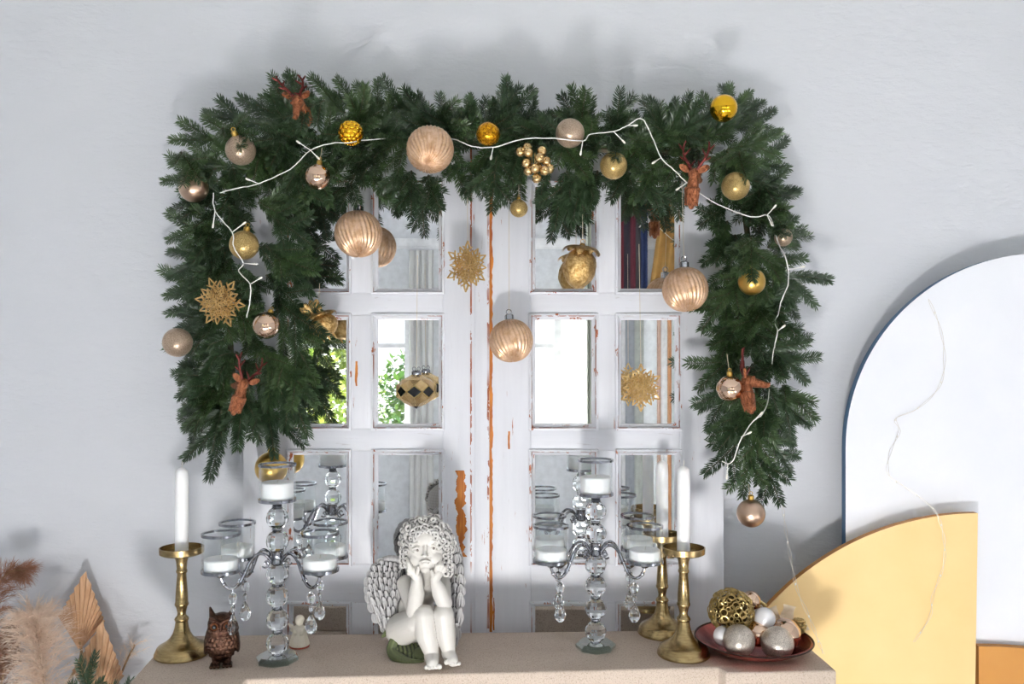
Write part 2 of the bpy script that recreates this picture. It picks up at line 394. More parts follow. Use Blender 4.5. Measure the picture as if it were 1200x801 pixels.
# low studio lamp with a bowl reflector standing behind the photographer's feet, aimed at the doors
lamp = empty('studio_lamp', (-.08, -.16, 0), 'low black studio lamp with silver bowl reflector on a short tripod behind the photographer', 'lamp', None, (0, 0, R(-14)))
M['lamp_black'] = simple('lamp_black', (28, 28, 30), .5); M['lamp_silver'] = simple('lamp_reflector', (220, 220, 222), .25, 1.)
Lm = Matrix.Rotation(R(-76), 3, 'X'); Lc = Vector((0, 0, .54))
m_ = MB(); m_.lathe([(.045, -.06), (.06, -.02), (.10, .02), (.128, .055), (.130, .055), (.103, .017), (.063, -.024), (.048, -.064)], Lc, 40, 0, Lm); m_.build('reflector', M['lamp_silver'], lamp)
m_ = MB(); m_.lathe([(0, -.30), (.05, -.30), (.055, -.29), (.055, -.07), (.045, -.06), (0, -.06)], Lc, 28, 0, Lm); m_.build('housing', M['lamp_black'], lamp)
m_ = MB(); m_.tube([(0, -.06, .02), (0, -.06, .50)], .012); m_.build('post', M['lamp_black'], lamp)
for k in range(3): a = R(90 + 120 * k); m_ = MB(); m_.tube([(0, -.06, .10), (.22 * math.cos(a), -.06 + .22 * math.sin(a), .010)], .009); m_.build('leg', M['lamp_black'], lamp)
ld = bpy.data.lights.new('lamp_light', 'AREA'); ld.shape = 'DISK'; ld.size = .22; ld.energy = 14.0; ld.color = (1.0, .985, .97)
lo = bpy.data.objects.new('lamp_light', ld); COL.objects.link(lo); lo.parent = lamp; lo.location = Lc + Lm @ Vector((0, 0, .057)); lo.rotation_euler = (R(180 - 76), 0, 0)
# garden shrubs outside the windows and cloths in the room, all seen in the mirrors
def shrub(x, y, h, rad, mat, label, seed):
    rnd = random.Random(seed); o = empty('garden_shrub', (x, y, -.5), label, 'shrub', 'garden shrubs beyond the windows')
    m_ = MB()
    for i in range(5200):
        a = rnd.uniform(0, 2 * PI); z = rnd.random(); rr = rad * (.35 + .75 * math.sin(PI * min(1, .15 + z * .85))) * rnd.uniform(.25, 1.05)
        c = Vector((rr * math.cos(a), rr * math.sin(a), .15 + (h - .1) * z)); d = Vector((rnd.uniform(-1, 1), rnd.uniform(-1, 1), rnd.uniform(-.6, .8))).normalized()
        d, s, u = frame(d); L = rnd.uniform(.09, .17)
        m_.add([c, c + d * L * .5 + s * L * .3, c + d * L, c + d * L * .5 - s * L * .3], [(0, 1, 2, 3)])
    m_.build('foliage', mat, o, smooth=False)
    m_ = MB(); m_.tube([(0, 0, 0), (.03, 0, h * .4), (0, .03, h * .8)], [.05, .035, .015]); m_.build('stem', M['twig'], o)
shrub(-2.45, -6.0, 2.2, .8, M['leaf_out'], 'yellow-green garden shrub outside the window, mirrored in the garland-side door panes', 1)
shrub(-1.3, -8.6, 2.1, .95, M['leaf_out2'], 'darker green shrub outside the window, mirrored behind the gold faceted bauble', 2)
shrub(-4.6, -8.0, 2.6, 1.0, M['leaf_out2'], 'tall dark green shrub outside the window, mirrored beyond the fir garland', 3)
shrub(-3.1, -10.6, 2.5, 1.0, M['leaf_out'], 'far light green shrub outside, seen between the nearer ones in the mirror', 4)
def drape(name, x0, x1, y, z0, z1, mat, label, cat, waves=4, amp=.02, group=None, lean=0):
    m_ = MB(); n = waves * 8; vs_ = []; fs = []
    for side in (0, 1):
        for i in range(n + 1):
            t = i / n; xx = x0 + (x1 - x0) * t; yy = y + amp * math.sin(t * waves * 2 * PI) + side * .004
            vs_ += [(xx, yy, z0), (xx + lean, yy, z1)]
    k = 2 * (n + 1)
    for i in range(n):
        a = 2 * i; fs.append((a, a + 2, a + 3, a + 1)); fs.append((k + a, k + a + 1, k + a + 3, k + a + 2))
        fs.append((a, k + a, k + a + 2, a + 2)); fs.append((a + 1, a + 3, k + a + 3, k + a + 1))
    fs.append((0, 1, k + 1, k)); fs.append((2 * n, k + 2 * n, k + 2 * n + 1, 2 * n + 1))
    m_.add(vs_, fs); return tag(m_.build(name, mat, org=((x0 + x1) / 2, y, z0), angle=70), label, cat, group)
drape('curtain', -.79, -.60, ROOM_Y + .09, .02, 2.46, M['curtain'], 'pale grey curtain hanging beside the mirrored garden window', 'curtain')
drape('curtain', .57, .68, ROOM_Y + .10, .02, 2.95, M['curtain_green'], 'sage curtain hanging at the edge of the mirrored white window', 'curtain')
cl = [(.80, .86, (206, 206, 208)), (.86, .93, (150, 154, 160)), (.93, 1.0, (170, 174, 168)), (1.0, 1.10, (226, 230, 232)), (1.10, 1.13, (206, 176, 160)), (1.13, 1.18, (226, 226, 226)), (1.18, 1.21, (212, 160, 120)), (1.21, 1.28, (206, 214, 216))]
nm = ['light grey', 'mid grey', 'grey-green', 'off-white', 'dusty pink', 'white', 'apricot', 'ice-blue']
for i, (a, b, c) in enumerate(cl):
    drape('backdrop_cloth', a, b, ROOM_Y + .16, .02, 2.08, simple('cloth_' + nm[i].replace(' ', '_'), c, .85), nm[i] + ' backdrop cloth hanging in the mirrored rack behind the snowflake', 'cloth', 1, .008, 'pale backdrop cloths mirrored in the door')
cl = [(.74, .80, (70, 60, 58), 'charcoal'), (.80, .84, (112, 36, 46), 'crimson'), (.84, .89, (50, 46, 58), 'black'), (.89, .93, (96, 34, 48), 'burgundy'), (.93, .97, (58, 58, 62), 'slate'), (.97, 1.02, (34, 50, 92), 'navy blue')]
for i, (a, b, c, n_) in enumerate(cl):
    drape('backdrop_cloth', a, b, ROOM_Y + .22, 2.10, 2.97, simple('cloth_' + n_, c, .8), n_ + ' cloth strip in the dark upper rack mirrored in the door', 'cloth', 1, .008, 'dark cloth strips mirrored in the door')
drape('backdrop_cloth', 1.02, 1.30, ROOM_Y + .26, 2.10, 2.97, simple('cloth_ochre', (172, 132, 70), .6, .2), 'slanting ochre gold cloth beside the navy strip in the mirrored rack', 'cloth', 3, .02, lean=.12)
m_ = MB(); m_.box(.70, 1.52, ROOM_Y, ROOM_Y + .30, 2.975, 2.995); struct(m_.build('trim_2', M['frame_white'], org=(1.1, ROOM_Y, 2.98), smooth=False))
m_ = MB(); m_.box(.76, 1.32, ROOM_Y, ROOM_Y + .18, 2.083, 2.097); struct(m_.build('trim_3', M['frame_white'], org=(1.1, ROOM_Y, 2.09), smooth=False))

# ------------------------------------------------------------------ the two mirrored door leaves
def DX(px): return (px - 600) * DF / F
def DZ(py): return CAM_Z - (py - 415) * DF / F
Z_TOP = DZ(172); rows_px = [(217, 338), (374, 497), (533, 656), (711, 834)]
def jag_strip(x0, x1, z0, z1, y, seed, amp, step=.012, sides=(1, 1), depth=.0006):
    """bare-wood patch with a ragged outline, a hair proud of the paint"""
    rnd = random.Random(seed); n = max(3, int((z1 - z0) / step)); L = []; Rr = []
    for i in range(n + 1):
        z = z0 + (z1 - z0) * i / n
        L.append((x0 + sides[0] * amp * (noise.noise(Vector((seed, z * 22, 0))) + .7 * noise.noise(Vector((seed, z * 75, 5))) + rnd.uniform(-.15, .15)), z))
        Rr.append((x1 + sides[1] * amp * (noise.noise(Vector((seed + 9, z * 26, 3))) + .7 * noise.noise(Vector((seed + 9, z * 85, 8))) + rnd.uniform(-.15, .15)), z))
    m_ = MB()
    for i in range(n):
        q = [L[i], Rr[i], Rr[i + 1], L[i + 1]]
        if q[1][0] <= q[0][0] or q[2][0] <= q[3][0]: continue
        m_.prism(q, y - depth, y + .0004)
    return m_
def leaf(x0, x1, cols, label, seed):
    cx = (DX(x0) + DX(x1)) / 2; o = empty('mirrored_door', (cx, DF, 0), label, 'door')
    def X(px): return DX(px) - cx
    T = .04
    def bar(name, a, b, z0, z1, mat, y0=0., y1=T):
        m_ = MB(); m_.box(a, b, y0, y1, z0, z1, bev=.0015); return m_.build(name, M[mat], o)
    zb = .0
    g = 5  # moulding width in px around the glass
    (c0a, c0b), (c1a, c1b) = cols
    bar('stile', X(x0), X(c0a - g), zb, Z_TOP, 'paint_v'); bar('stile', X(c1b + g), X(x1), zb, Z_TOP, 'paint_v')
    edges = [Z_TOP] + [z for r_ in rows_px for z in (DZ(r_[0] - g), DZ(r_[1] + g))] + [zb]
    for i in range(0, len(edges), 2):
        bar('rail', X(c0a - g), X(c1b + g), edges[i + 1], edges[i], 'paint_h', .0006)
    for (ra, rb) in rows_px:
        bar('muntin', X(c0b + g), X(c1a - g), DZ(rb + g), DZ(ra - g), 'paint_v', .0003)
        for (ca, cb) in cols:
            # moulding: proud outer ridge, then a slope down to the glass
            ring = [(-g - 2.2, .0), (-g - 1.6, -.005), (-g + .6, -.006), (-g + 1.6, -.001), (-1.6, .0045), (-.2, .006), (.5, .0118)]
            m_ = MB(); vs_ = []; fs = []; mi = []
            for (d, y) in ring:
                vs_ += [(X(ca) + d * DF / F, y, DZ(ra) - d * DF / F), (X(cb) - d * DF / F, y, DZ(ra) - d * DF / F), (X(cb) - d * DF / F, y, DZ(rb) + d * DF / F), (X(ca) + d * DF / F, y, DZ(rb) + d * DF / F)]
            for i in range(len(ring) - 1):
                for k in range(4):
                    k2 = (k + 1) % 4; m_.m.append(1 if i in (2,) else 0)
                    fs.append((4 * i + k, 4 * i + k2, 4 * i + 4 + k2, 4 * i + 4 + k))
            m_.v = [Vector(v) for v in vs_]; m_.f = fs
            m_.build('moulding', [M['paint_m'], M['paint_edge']], o, smooth=False)
            m_ = MB(); m_.box(X(ca) - .002, X(cb) + .002, .0118, .0158, DZ(rb) - .002, DZ(ra) + .002); m_.build('mirror_pane', M['mirror'], o, smooth=False)
    return o, X
lf, X = leaf(285, 573.5, [(342, 405), (442, 514)], 'white distressed door leaf with mirror panes and a large orange bare-wood chip', 1)
m_ = MB(); m_.box(X(556.5), X(573.5), -.005, 0, 0, Z_TOP, bev=.0012); m_.build('astragal', M['paint_v'], lf)
m_ = MB(); m_.box(X(551), X(553), -.002, 0, 0, Z_TOP); m_.build('bead', M['paint_edge'], lf, smooth=False)
m_ = jag_strip(X(535), X(545), DZ(652), DZ(551), 0, 3, .0085, .0025)
m_.build('bare_wood_chip', M['wood'], lf, smooth=False)
m_ = jag_strip(X(416.5), X(419), DZ(452), DZ(423), 0, 6, .0022, .005); m_.build('bare_wood_chip', M['wood'], lf, smooth=False)
m_ = jag_strip(X(571), X(573.4), DZ(735), DZ(250), -.005, 12, .0012, .01); m_.build('worn_edge', M['paint_edge'], lf, smooth=False)
rt, X = leaf(575.5, 848, [(627, 694), (728, 792)], 'white distressed door leaf with mirror panes and a bare orange meeting edge', 2)
m_ = jag_strip(X(573.6), X(577.2), DZ(740), DZ(180), 0, 5, .0028, .006, (0, 1)); m_.build('bare_wood_edge', M['wood'], rt, smooth=False)
m_ = jag_strip(X(578), X(579.5), DZ(738), DZ(700), 0, 8, .0015, .005); m_.build('bare_wood_chip', M['wood'], rt, smooth=False)
m_ = jag_strip(X(595.5), X(597.5), DZ(526), DZ(505), 0, 9, .0016, .005); m_.build('bare_wood_chip', M['wood'], rt, smooth=False)

# ------------------------------------------------------------------ stone mantelpiece, turned about three degrees to the wall
FP = empty('mantelpiece', (-.05, 1.68, 0), 'sand-coloured stone mantelpiece with rough front edge, carrying the candle holders', 'mantelpiece')
def slab(name, poly, z0, z1, jitter=0, seed=1, bev=.004):
    poly = [(x + .05, y - 1.68) for x, y in poly]
    m_ = MB(); bm = bmesh.new(); lo = [bm.verts.new((x, y, z0)) for x, y in poly]; hi = [bm.verts.new((x, y, z1)) for x, y in poly]
    n = len(poly); bm.faces.new(lo); bm.faces.new(hi)
    for i in range(n): bm.faces.new((lo[i], lo[(i + 1) % n], hi[(i + 1) % n], hi[i]))
    bmesh.ops.recalc_face_normals(bm, faces=bm.faces[:])
    if bev: bmesh.ops.bevel(bm, geom=bm.edges[:], offset=bev, segments=3, affect='EDGES', profile=.5)
    if jitter:
        bmesh.ops.subdivide_edges(bm, edges=[e for e in bm.edges if e.calc_length() > .05], cuts=24, use_grid_fill=True)
        for v in bm.verts:
            v.co += Vector((noise.noise(v.co * 40), noise.noise(v.co * 40 + Vector((9, 0, 0))), .3 * noise.noise(v.co * 50 + Vector((0, 7, 0))) if v.co.z < z1 - .001 else 0)) * jitter
    m_.bm(bm); return m_.build(name, M['stone'], FP)
yb = lambda x: 1.812 + .046 * (x - .6) / 1.3 * 1.0     # back edge, parallel to the front
yf = lambda x: 1.563 + .066 * x                          # recessed front edge
slab('shelf_slab', [(-.705, yb(-.7)), (-.675, 1.47), (-.485, 1.482), (-.475, yf(-.475)), (.384, yf(.384)), (.392, 1.562), (.598, 1.572), (.592, 1.70), (.605, yb(.6))], MZ - .055, MZ, .0012)
slab('frieze', [(-.64, 1.79), (-.63, 1.56), (-.46, 1.57), (-.455, 1.60), (.37, 1.645), (.375, 1.62), (.56, 1.63), (.555, 1.79)], .86, MZ - .056)
slab('pier', [(-.66, 1.79), (-.65, 1.53), (-.46, 1.54), (-.46, 1.79)], .0, .859); slab('pier', [(.385, 1.79), (.385, 1.60), (.575, 1.61), (.575, 1.79)], .0, .859)

# ------------------------------------------------------------------ painted panels on the right
def arc(cx, cz, r, a0, a1, n): return [(cx + r * math.cos(a0 + (a1 - a0) * i / n), cz + r * math.sin(a0 + (a1 - a0) * i / n)) for i in range(n + 1)]
ya = 1.885; c = W(991 + 228, 525, ya); ra = .228 * ya
m_ = MB(); m_.prism([(c.x - ra, 0)] + [(c.x + ra, 0)] + arc(c.x, c.z, ra, 0, PI, 64), ya, ya + .022, 0, 1)
tag(m_.build('arch_panel', [M['panel_white'], M['panel_blue']], org=(c.x, ya, 0), angle=30), 'tall white arched panel with a blue edge leaning near the wall', 'panel')
yy = 1.838; c = W(1146, 932, yy); ry = .331 * yy
m_ = MB(); m_.prism([(c.x - ry, 0), (c.x - .012, 0), (c.x - .010, c.z - .05), (c.x, c.z + ry)] + arc(c.x, c.z, ry, PI / 2, PI, 48)[1:], yy, yy + .018, 0, 1)
tag(m_.build('quarter_round_panel', [M['panel_yellow'], M['panel_yedge']], org=(c.x - .3, yy, 0), angle=30), 'butter yellow quarter-round panel standing in front of the white arch', 'panel')
ym = 1.860; a = W(1147, 757, ym)
m_ = MB(); c2 = W(1160, 857, ym); m_.prism([(a.x, 0), (a.x + .45, 0)] + [(a.x + .45, a.z - .09)] + [(a.x + .45 - .45 * i / 20, a.z - .09 * (1 - math.cos(PI / 2 * (1 - i / 20)) * 1.0) * 0 - .09 * (1 - i / 20) ** 2) for i in range(1, 21)], ym, ym + .02, 0, 1)
tag(m_.build('low_panel', [M['panel_amber'], M['panel_yedge']], org=(a.x + .2, ym, 0), angle=30), 'low amber panel beside the straight edge of the yellow panel', 'panel')

# ------------------------------------------------------------------ fir garland
def sprig_mesh(name, L, seed, mat):
    """a fir sprig along +X with side shoots, flat side facing -Y"""
    rnd = random.Random(seed); m_ = MB()
    def shoot(o0, dirv, L, bend, r0):
        dirv = dirv.normalized(); sv = dirv.cross(Vector((0, 1, 0))).normalized(); n = int(L / .0038)
        ax = lambda t: o0 + dirv * L * t + sv * bend * L * t * t
        m_.tube([ax(i / 6) for i in range(7)], [r0 * (1 - .6 * i / 6) for i in range(7)], 5, 1)
        for i in range(n):
            t = (i + .5) / n; p = ax(t); d = (ax(min(1, t + .05)) - ax(t - .05)).normalized(); d, s, u = frame(d, Vector((0, 1, 0)))
            for k in range(8):
                phi = (0, PI, .5, PI - .5, -.5, PI + .5, -PI / 2 - .5, -PI / 2 + .5)[k] + rnd.uniform(-.28, .28)
                fw = R(rnd.uniform(50, 70)) * (1 - .45 * max(0, t - .86) / .14)
                ln = .0172 * rnd.uniform(.82, 1.1) * (1 - .2 * max(0, t - .8) / .2) * (.8 if k > 5 else 1) * (.7 + .3 * min(1, t / .15))
                side = s * math.cos(phi) + u * math.sin(phi); nd = (d * math.cos(fw) + side * math.sin(fw)); w = .00098
                q = nd.cross(Vector((0, 1, .2))); q = q.normalized() if q.length > .01 else s
                e = nd.cross(q) * w * .7; b = p + side * .001; mid = b + nd * ln * .68 + d * ln * .05; tip = b + nd * ln + d * ln * .16
                m_.add([b + q * w * .7, b - q * w * .7, mid + q * w, mid - q * w, mid - e, tip], [(0, 2, 4), (0, 4, 1), (1, 4, 3), (2, 5, 4), (4, 5, 3), (0, 1, 3, 2), (2, 3, 5)], 0)
    b0 = rnd.uniform(-.10, .10); shoot(Vector((0, 0, 0)), Vector((1, 0, 0)), L, b0, .0021)
    for k in range(2 if L < .1 else 3):
        t = .06 + .2 * k + rnd.uniform(-.03, .03); sg = 1 if (k + seed) % 2 else -1; a = R(rnd.uniform(30, 46)) * sg
        shoot(Vector((L * t, 0, -b0 * L * t * t)), Vector((math.cos(a), rnd.uniform(-.25, .05), math.sin(a))), L * rnd.uniform(.42, .58), rnd.uniform(-.08, .08), .0014)
    return m_.mesh(name, [mat, M['twig']], False)
LENS = [.085, .11, .135, .165]
SPR = [[sprig_mesh('sprig', L, 10 * i + j, M['needle'] if j % 3 else M['needle2']) for j in range(3)] for i, L in enumerate(LENS)]
GAR = empty('fir_garland', W(600, 172, 1.82), 'long green artificial fir garland draped over the top and sides of the mirrored doors', 'garland')
g0 = GAR.location.copy(); rg = random.Random(77)
def sprig(base, tip, roll=None):
    tip = base.lerp(tip, .95); d = tip - base; L = d.length; i = min(range(4), key=lambda k: abs(LENS[k] - L)); me = rg.choice(SPR[i])
    o = bpy.data.objects.new('sprig', me); COL.objects.link(o); o.parent = GAR
    d.normalize(); y = Vector((0, 1, 0)); y = (y - d * y.dot(d)).normalized()
    z = d.cross(y); m3 = Matrix((d, y, z)).transposed()
    m3 = m3 @ Matrix.Rotation(rg.uniform(-.5, .5) if roll is None else roll, 3, 'X')
    s = L / LENS[i]; o.location = base - g0; o.rotation_euler = m3.to_euler(); o.scale = (s, .5 + .5 * s, .5 + .5 * s)
tips = '''285,165,197,163 330,148,234,141 360,128,305,108 255,212,189,206 300,200,214,190 405,132,322,104 445,140,380,107 455,155,424,98 500,135,430,114
505,150,458,118 548,172,514,127 565,158,545,113 596,148,574,120 622,182,618,104 604,190,597,142 645,175,643,132 664,172,692,126 705,172,738,131 690,180,720,135 792,182,783,113 765,190,797,128
846,165,856,97 858,150,871,104 862,150,912,134 852,175,919,160 862,196,927,188 880,216,936,231 872,235,930,248 850,150,815,140 740,170,765,128
262,228,198,243 258,262,194,276 264,296,192,302 262,290,196,331 256,322,190,342 272,338,200,376 258,365,206,388 262,390,205,432 282,415,211,456 282,440,214,492 292,462,220,547 275,455,217,512
287,450,279,516 303,440,332,536 312,405,372,511 330,372,372,452 312,430,352,492 300,400,345,470 302,238,362,233 312,250,370,284 312,288,372,346 302,288,376,310 312,322,366,372 322,228,346,272 322,350,380,401 340,190,364,264 345,182,360,236 325,300,372,322
370,172,381,246 422,190,398,248 432,200,452,237 482,200,482,257 502,205,512,247 470,195,455,240 532,192,546,236 572,182,543,230 582,182,576,251 622,192,578,243 642,200,628,238 662,202,650,272 664,200,692,262 692,192,671,252 732,200,718,238 752,200,777,252 762,200,738,236 792,212,792,258 700,200,695,245
852,240,818,266 852,262,834,297 872,280,868,332 862,310,840,382 872,322,831,371 892,300,964,353 900,290,931,264 892,340,921,386 905,312,930,378 880,382,830,406 880,402,811,453 882,430,820,486 872,432,822,502 900,402,951,446 892,392,941,420 900,452,948,506 892,472,934,521 882,500,827,561 882,522,868,584 892,530,916,593 900,512,928,556 880,480,840,530 905,350,935,330 900,260,935,290 860,340,815,385 875,460,850,520
240,470,222,520 245,430,208,468 330,420,368,480 310,450,318,520 260,480,245,530 270,300,240,350 300,470,300,520'''
for q in tips.split():
    a, b, c_, d_ = map(float, q.split(','))
    yb_ = rg.uniform(1.765, 1.80); yt = rg.uniform(1.735, 1.80)
    if d_ < 150: yb_, yt = rg.uniform(1.80, 1.83), rg.uniform(1.86, 1.92)     # top shoots lean back towards the wall
    elif c_ < 225 or c_ > 925: yt = rg.uniform(1.80, 1.88)
    sprig(W(a, b, yb_), W(c_, d_, yt))
for q in '212,178,236,214 880,278,881,331 866,178,872,213 716,158,726,188 905,268,926,275 380,118,330,140 260,150,300,160 500,215,520,245 300,330,262,330 330,160,300,168'.split():
    a, b, c_, d_ = map(float, q.split(',')); sprig(W(a, b, 1.70), W(c_, d_, 1.645))
spine = [(280, 500), (272, 430), (268, 360), (268, 300), (275, 245), (300, 195), (350, 165), (420, 168), (500, 165), (580, 170), (660, 172), (740, 178), (800, 180), (848, 195), (872, 250), (880, 330), (885, 400), (888, 470), (890, 540)]
SP = smooth_path([W(a, b, 1.815) for a, b in spine], 8)
m_ = MB(); m_.tube([p - g0 for p in SP], .006, 6); m_.build('main_stem', M['twig'], GAR)
cum = [0]
for i in range(1, len(SP)): cum.append(cum[-1] + (SP[i] - SP[i - 1]).length)
def along(s):
    for i in range(1, len(SP)):
        if cum[i] >= s:
            t = (s - cum[i - 1]) / (cum[i] - cum[i - 1]); return SP[i - 1].lerp(SP[i], t), (SP[i] - SP[i - 1]).normalized()
    return SP[-1], (SP[-1] - SP[-2]).normalized()
NF = 140
for i in range(NF):
    p, d = along(cum[-1] * (.02 + .95 * (i + rg.random()) / NF))
    side = d.cross(Vector((0, 1, 0))).normalized() * rg.choice((-1, 1))
    vert = abs(d.z) > .6
    L = rg.uniform(.07, .105) if vert else rg.uniform(.085, .125)
    if vert: e = side * rg.uniform(.15, .75) + Vector((0, 0, -1)) * rg.uniform(.45, 1.0)
    else: e = side * rg.uniform(.2, .7) + d * rg.uniform(-1, 1) + Vector((0, 0, -.15))
    e = e.normalized() * L; e.y = -rg.uniform(.01, .06)
    b = p + Vector((rg.uniform(-.05, .05) if vert else 0, rg.uniform(-.045, .0), rg.uniform(-.012, .022) + (.02 if vert else 0)))
    sprig(b, b + e, rg.uniform(-.9, .9))

# ------------------------------------------------------------------ baubles
def bauble(px, py, rpx, y, mat, label, group=None, ribbed=False, tilt=(0, 0, 0), hang=0, cap=True, capmat=None, flat=1.0, loc=None, n=32):
    r = rpx * y / F; c = loc if loc is not None else W(px, py, y)
    o = empty('christmas_bauble', c - Vector((0, 0, r)), label, 'bauble', group, (0, 0, 0))
    Mr = (Matrix.Rotation(R(tilt[2]), 3, 'Z') @ Matrix.Rotation(R(tilt[1]), 3, 'Y') @ Matrix.Rotation(R(tilt[0]), 3, 'X'))
    if not cap: Mr = Matrix.Rotation(R(-78), 3, 'X'); cap = True
    ctr = Vector((0, 0, r)); m_ = MB()
    if ribbed:
        NR, SEG = 30, 180; m = 28; vs_ = []; fs = []
        for j in range(m + 1):
            t = -PI / 2 + PI * j / m
            for k in range(SEG):
                a = 2 * PI * k / SEG; amp = .075 * min(1, math.cos(t) * 1.6)
                rr = r * (1 - amp * .5 + amp * abs(math.cos(NR / 2 * (a + .25 * math.sin(t)))) )
                vs_.append(Mr @ Vector((rr * math.cos(t) * math.cos(a), rr * math.cos(t) * math.sin(a), rr * math.sin(t))) + ctr)
        for j in range(m):
            for k in range(SEG): k2 = (k + 1) % SEG; fs.append((j * SEG + k, j * SEG + k2, (j + 1) * SEG + k2, (j + 1) * SEG + k))
        m_.add(vs_, fs)
        m_.build('ball', mat, o, angle=80)
    else:
        m_.ell(ctr, (r, r, r * flat), n, n // 2, Mr); m_.build('ball', mat, o)
    if cap:
        m_ = MB(); k = max(.0035, r * .22)
        m_.lathe([(0, r * .96), (k, r * .95), (k * 1.12, r * .98), (k, r * 1.0), (k, r * .98 + k * 1.1), (k * .75, r * .98 + k * 1.35), (0, r * .98 + k * 1.4)], ctr, 16, 0, Mr)
        lp = [Mr @ Vector((k * .55 * math.cos(a), 0, r + k * 1.3 + k * .55 + k * .55 * math.sin(a))) + ctr for a in [2 * PI * i / 12 for i in range(13)]]
        m_.tube(lp, k * .12, 5); m_.build('cap', capmat or M['matte_gold'], o)
    if hang:
        top = ctr + Mr @ Vector((0, 0, r * 1.25)); m_ = MB(); m_.tube([top, top + Vector((0, .012, hang * .5)), top + Vector((0, .02, hang))], .0006, 5); m_.build('thread', M['thread'], o)
    return o
YG = 1.675
bauble(282, 176, 17.5, YG, M['champ_glit'], 'champagne glitter bauble at the garland corner below the antlered deer head', tilt=(20, -15, 0))
bauble(227, 220, 17, 1.70, M['matte_champ'], 'satin champagne bauble half under a fir tip at the outer corner of the garland', cap=False, tilt=(-15, 10, 0))
bauble(372, 207, 15, 1.66, M['rose_gold'], 'mirror-shiny rose gold bauble hanging above a door pane beside the cord', hang=.03, tilt=(0, 8, 0))
bauble(504, 175, 27, 1.655, M['ribbed'], 'large blush ribbed bauble set in the top of the garland', ribbed=True, tilt=(-38, 6, 0), capmat=M['silver'])
bauble(572, 157, 14, YG, M['foil'], 'deep gold foil bauble on the cord above the meeting of the doors', cap=False)
bauble(668, 156, 17, 1.66, M['champ_glit'], 'champagne glitter bauble with the light cord crossing it', cap=False, tilt=(0, 25, 0))
bauble(719, 194, 16, YG, M['gold_glit'], 'gold glitter bauble low in the top garland above the white mullion', cap=False, tilt=(-15, 0, 0))
bauble(848, 127, 16, 1.70, M['shiny_gold'], 'mirror-shiny yellow gold bauble topmost at the garland corner', cap=False, tilt=(-20, 10, 0))
bauble(862, 218, 16.5, YG, M['gold_glit'], 'pale gold glitter bauble beside the copper deer hung under the cord', cap=False, tilt=(-10, 0, 0))
bauble(918, 278, 10.5, 1.74, M['champ_glit'], 'small champagne glitter bauble at the outer edge of the hanging garland', cap=False, tilt=(0, 20, 0))
bauble(881, 330, 16, 1.69, M['matte_gold'], 'satin gold bauble half covered by a fir tip in the hanging garland', hang=.05)
bauble(855, 455, 15.5, 1.67, M['rose_gold'], 'mirror-shiny champagne bauble hanging beside a copper deer head', hang=.035)
bauble(880, 601, 16.5, 1.73, M['matte_champ'], 'satin champagne bauble hanging from the tip of the garland', hang=.02)
bauble(420, 274, 27, 1.765, M['ribbed'], 'blush ribbed bauble hanging over the mullion, mirrored in the pane', ribbed=True, hang=.10, capmat=M['silver'], tilt=(-10, 0, 8))
bauble(599, 399, 25, 1.765, M['ribbed'], 'blush ribbed bauble hanging between the two door leaves', ribbed=True, hang=.24, capmat=M['silver'], tilt=(-14, -4, 3))
bauble(803, 339, 26, 1.755, M['ribbed'], 'blush ribbed bauble hanging at the outer stile beside the garland', ribbed=True, hang=.17, capmat=M['silver'], tilt=(-8, 0, 5))
bauble(608, 244, 10.5, 1.735, M['gold_glit'], 'small gold glitter bauble hanging under the gold berry cluster', hang=.03)
bauble(286, 287, 17, 1.66, M['gold_glit'], 'gold glitter bauble wrapped by the white light cord', tilt=(0, 10, 0))
bauble(312, 381, 16, 1.67, M['rose_gold'], 'mirror-shiny champagne bauble beside the snowflake in the garland', tilt=(-25, 10, 0))
bauble(208, 401, 17, 1.70, M['champ_glit'], 'champagne glitter bauble at the outer edge below the snowflake', cap=False, tilt=(0, 90, 20))
bauble(318, 548, 19, 1.80, M['matte_gold'], 'satin gold bauble hanging behind the top cup of the candelabrum', hang=.03)
# shiny gold cone bauble with scales
def cone_bauble(px, py, y, r, label):
    c = W(px, py, y); o = empty('christmas_bauble', c - Vector((0, 0, r)), label, 'bauble'); m_ = MB(); m_.ell((0, 0, r), r * .9, 20, 12); m_.build('ball', M['shiny_gold'], o)
    m_ = MB()
    for j in range(7):
        t = -1.1 + j * .36
        for k in range(10):
            a = 2 * PI * (k + .5 * (j % 2)) / 10; n_ = Vector((math.cos(t) * math.cos(a), math.cos(t) * math.sin(a), math.sin(t)))
            d, s, u = frame(n_); mm = Matrix((s, d, u)).transposed()
            m_.ell(n_ * r * .93 + Vector((0, 0, r)), (r * .22 * math.cos(t) + .001, r * .10, r * .2), 8, 6, mm)
    m_.build('scales', M['shiny_gold'], o)
cone_bauble(411, 156, 1.675, 14.5 * 1.675 / F, 'mirror-bright gold scaled bauble in the garland where the cord ends under it')
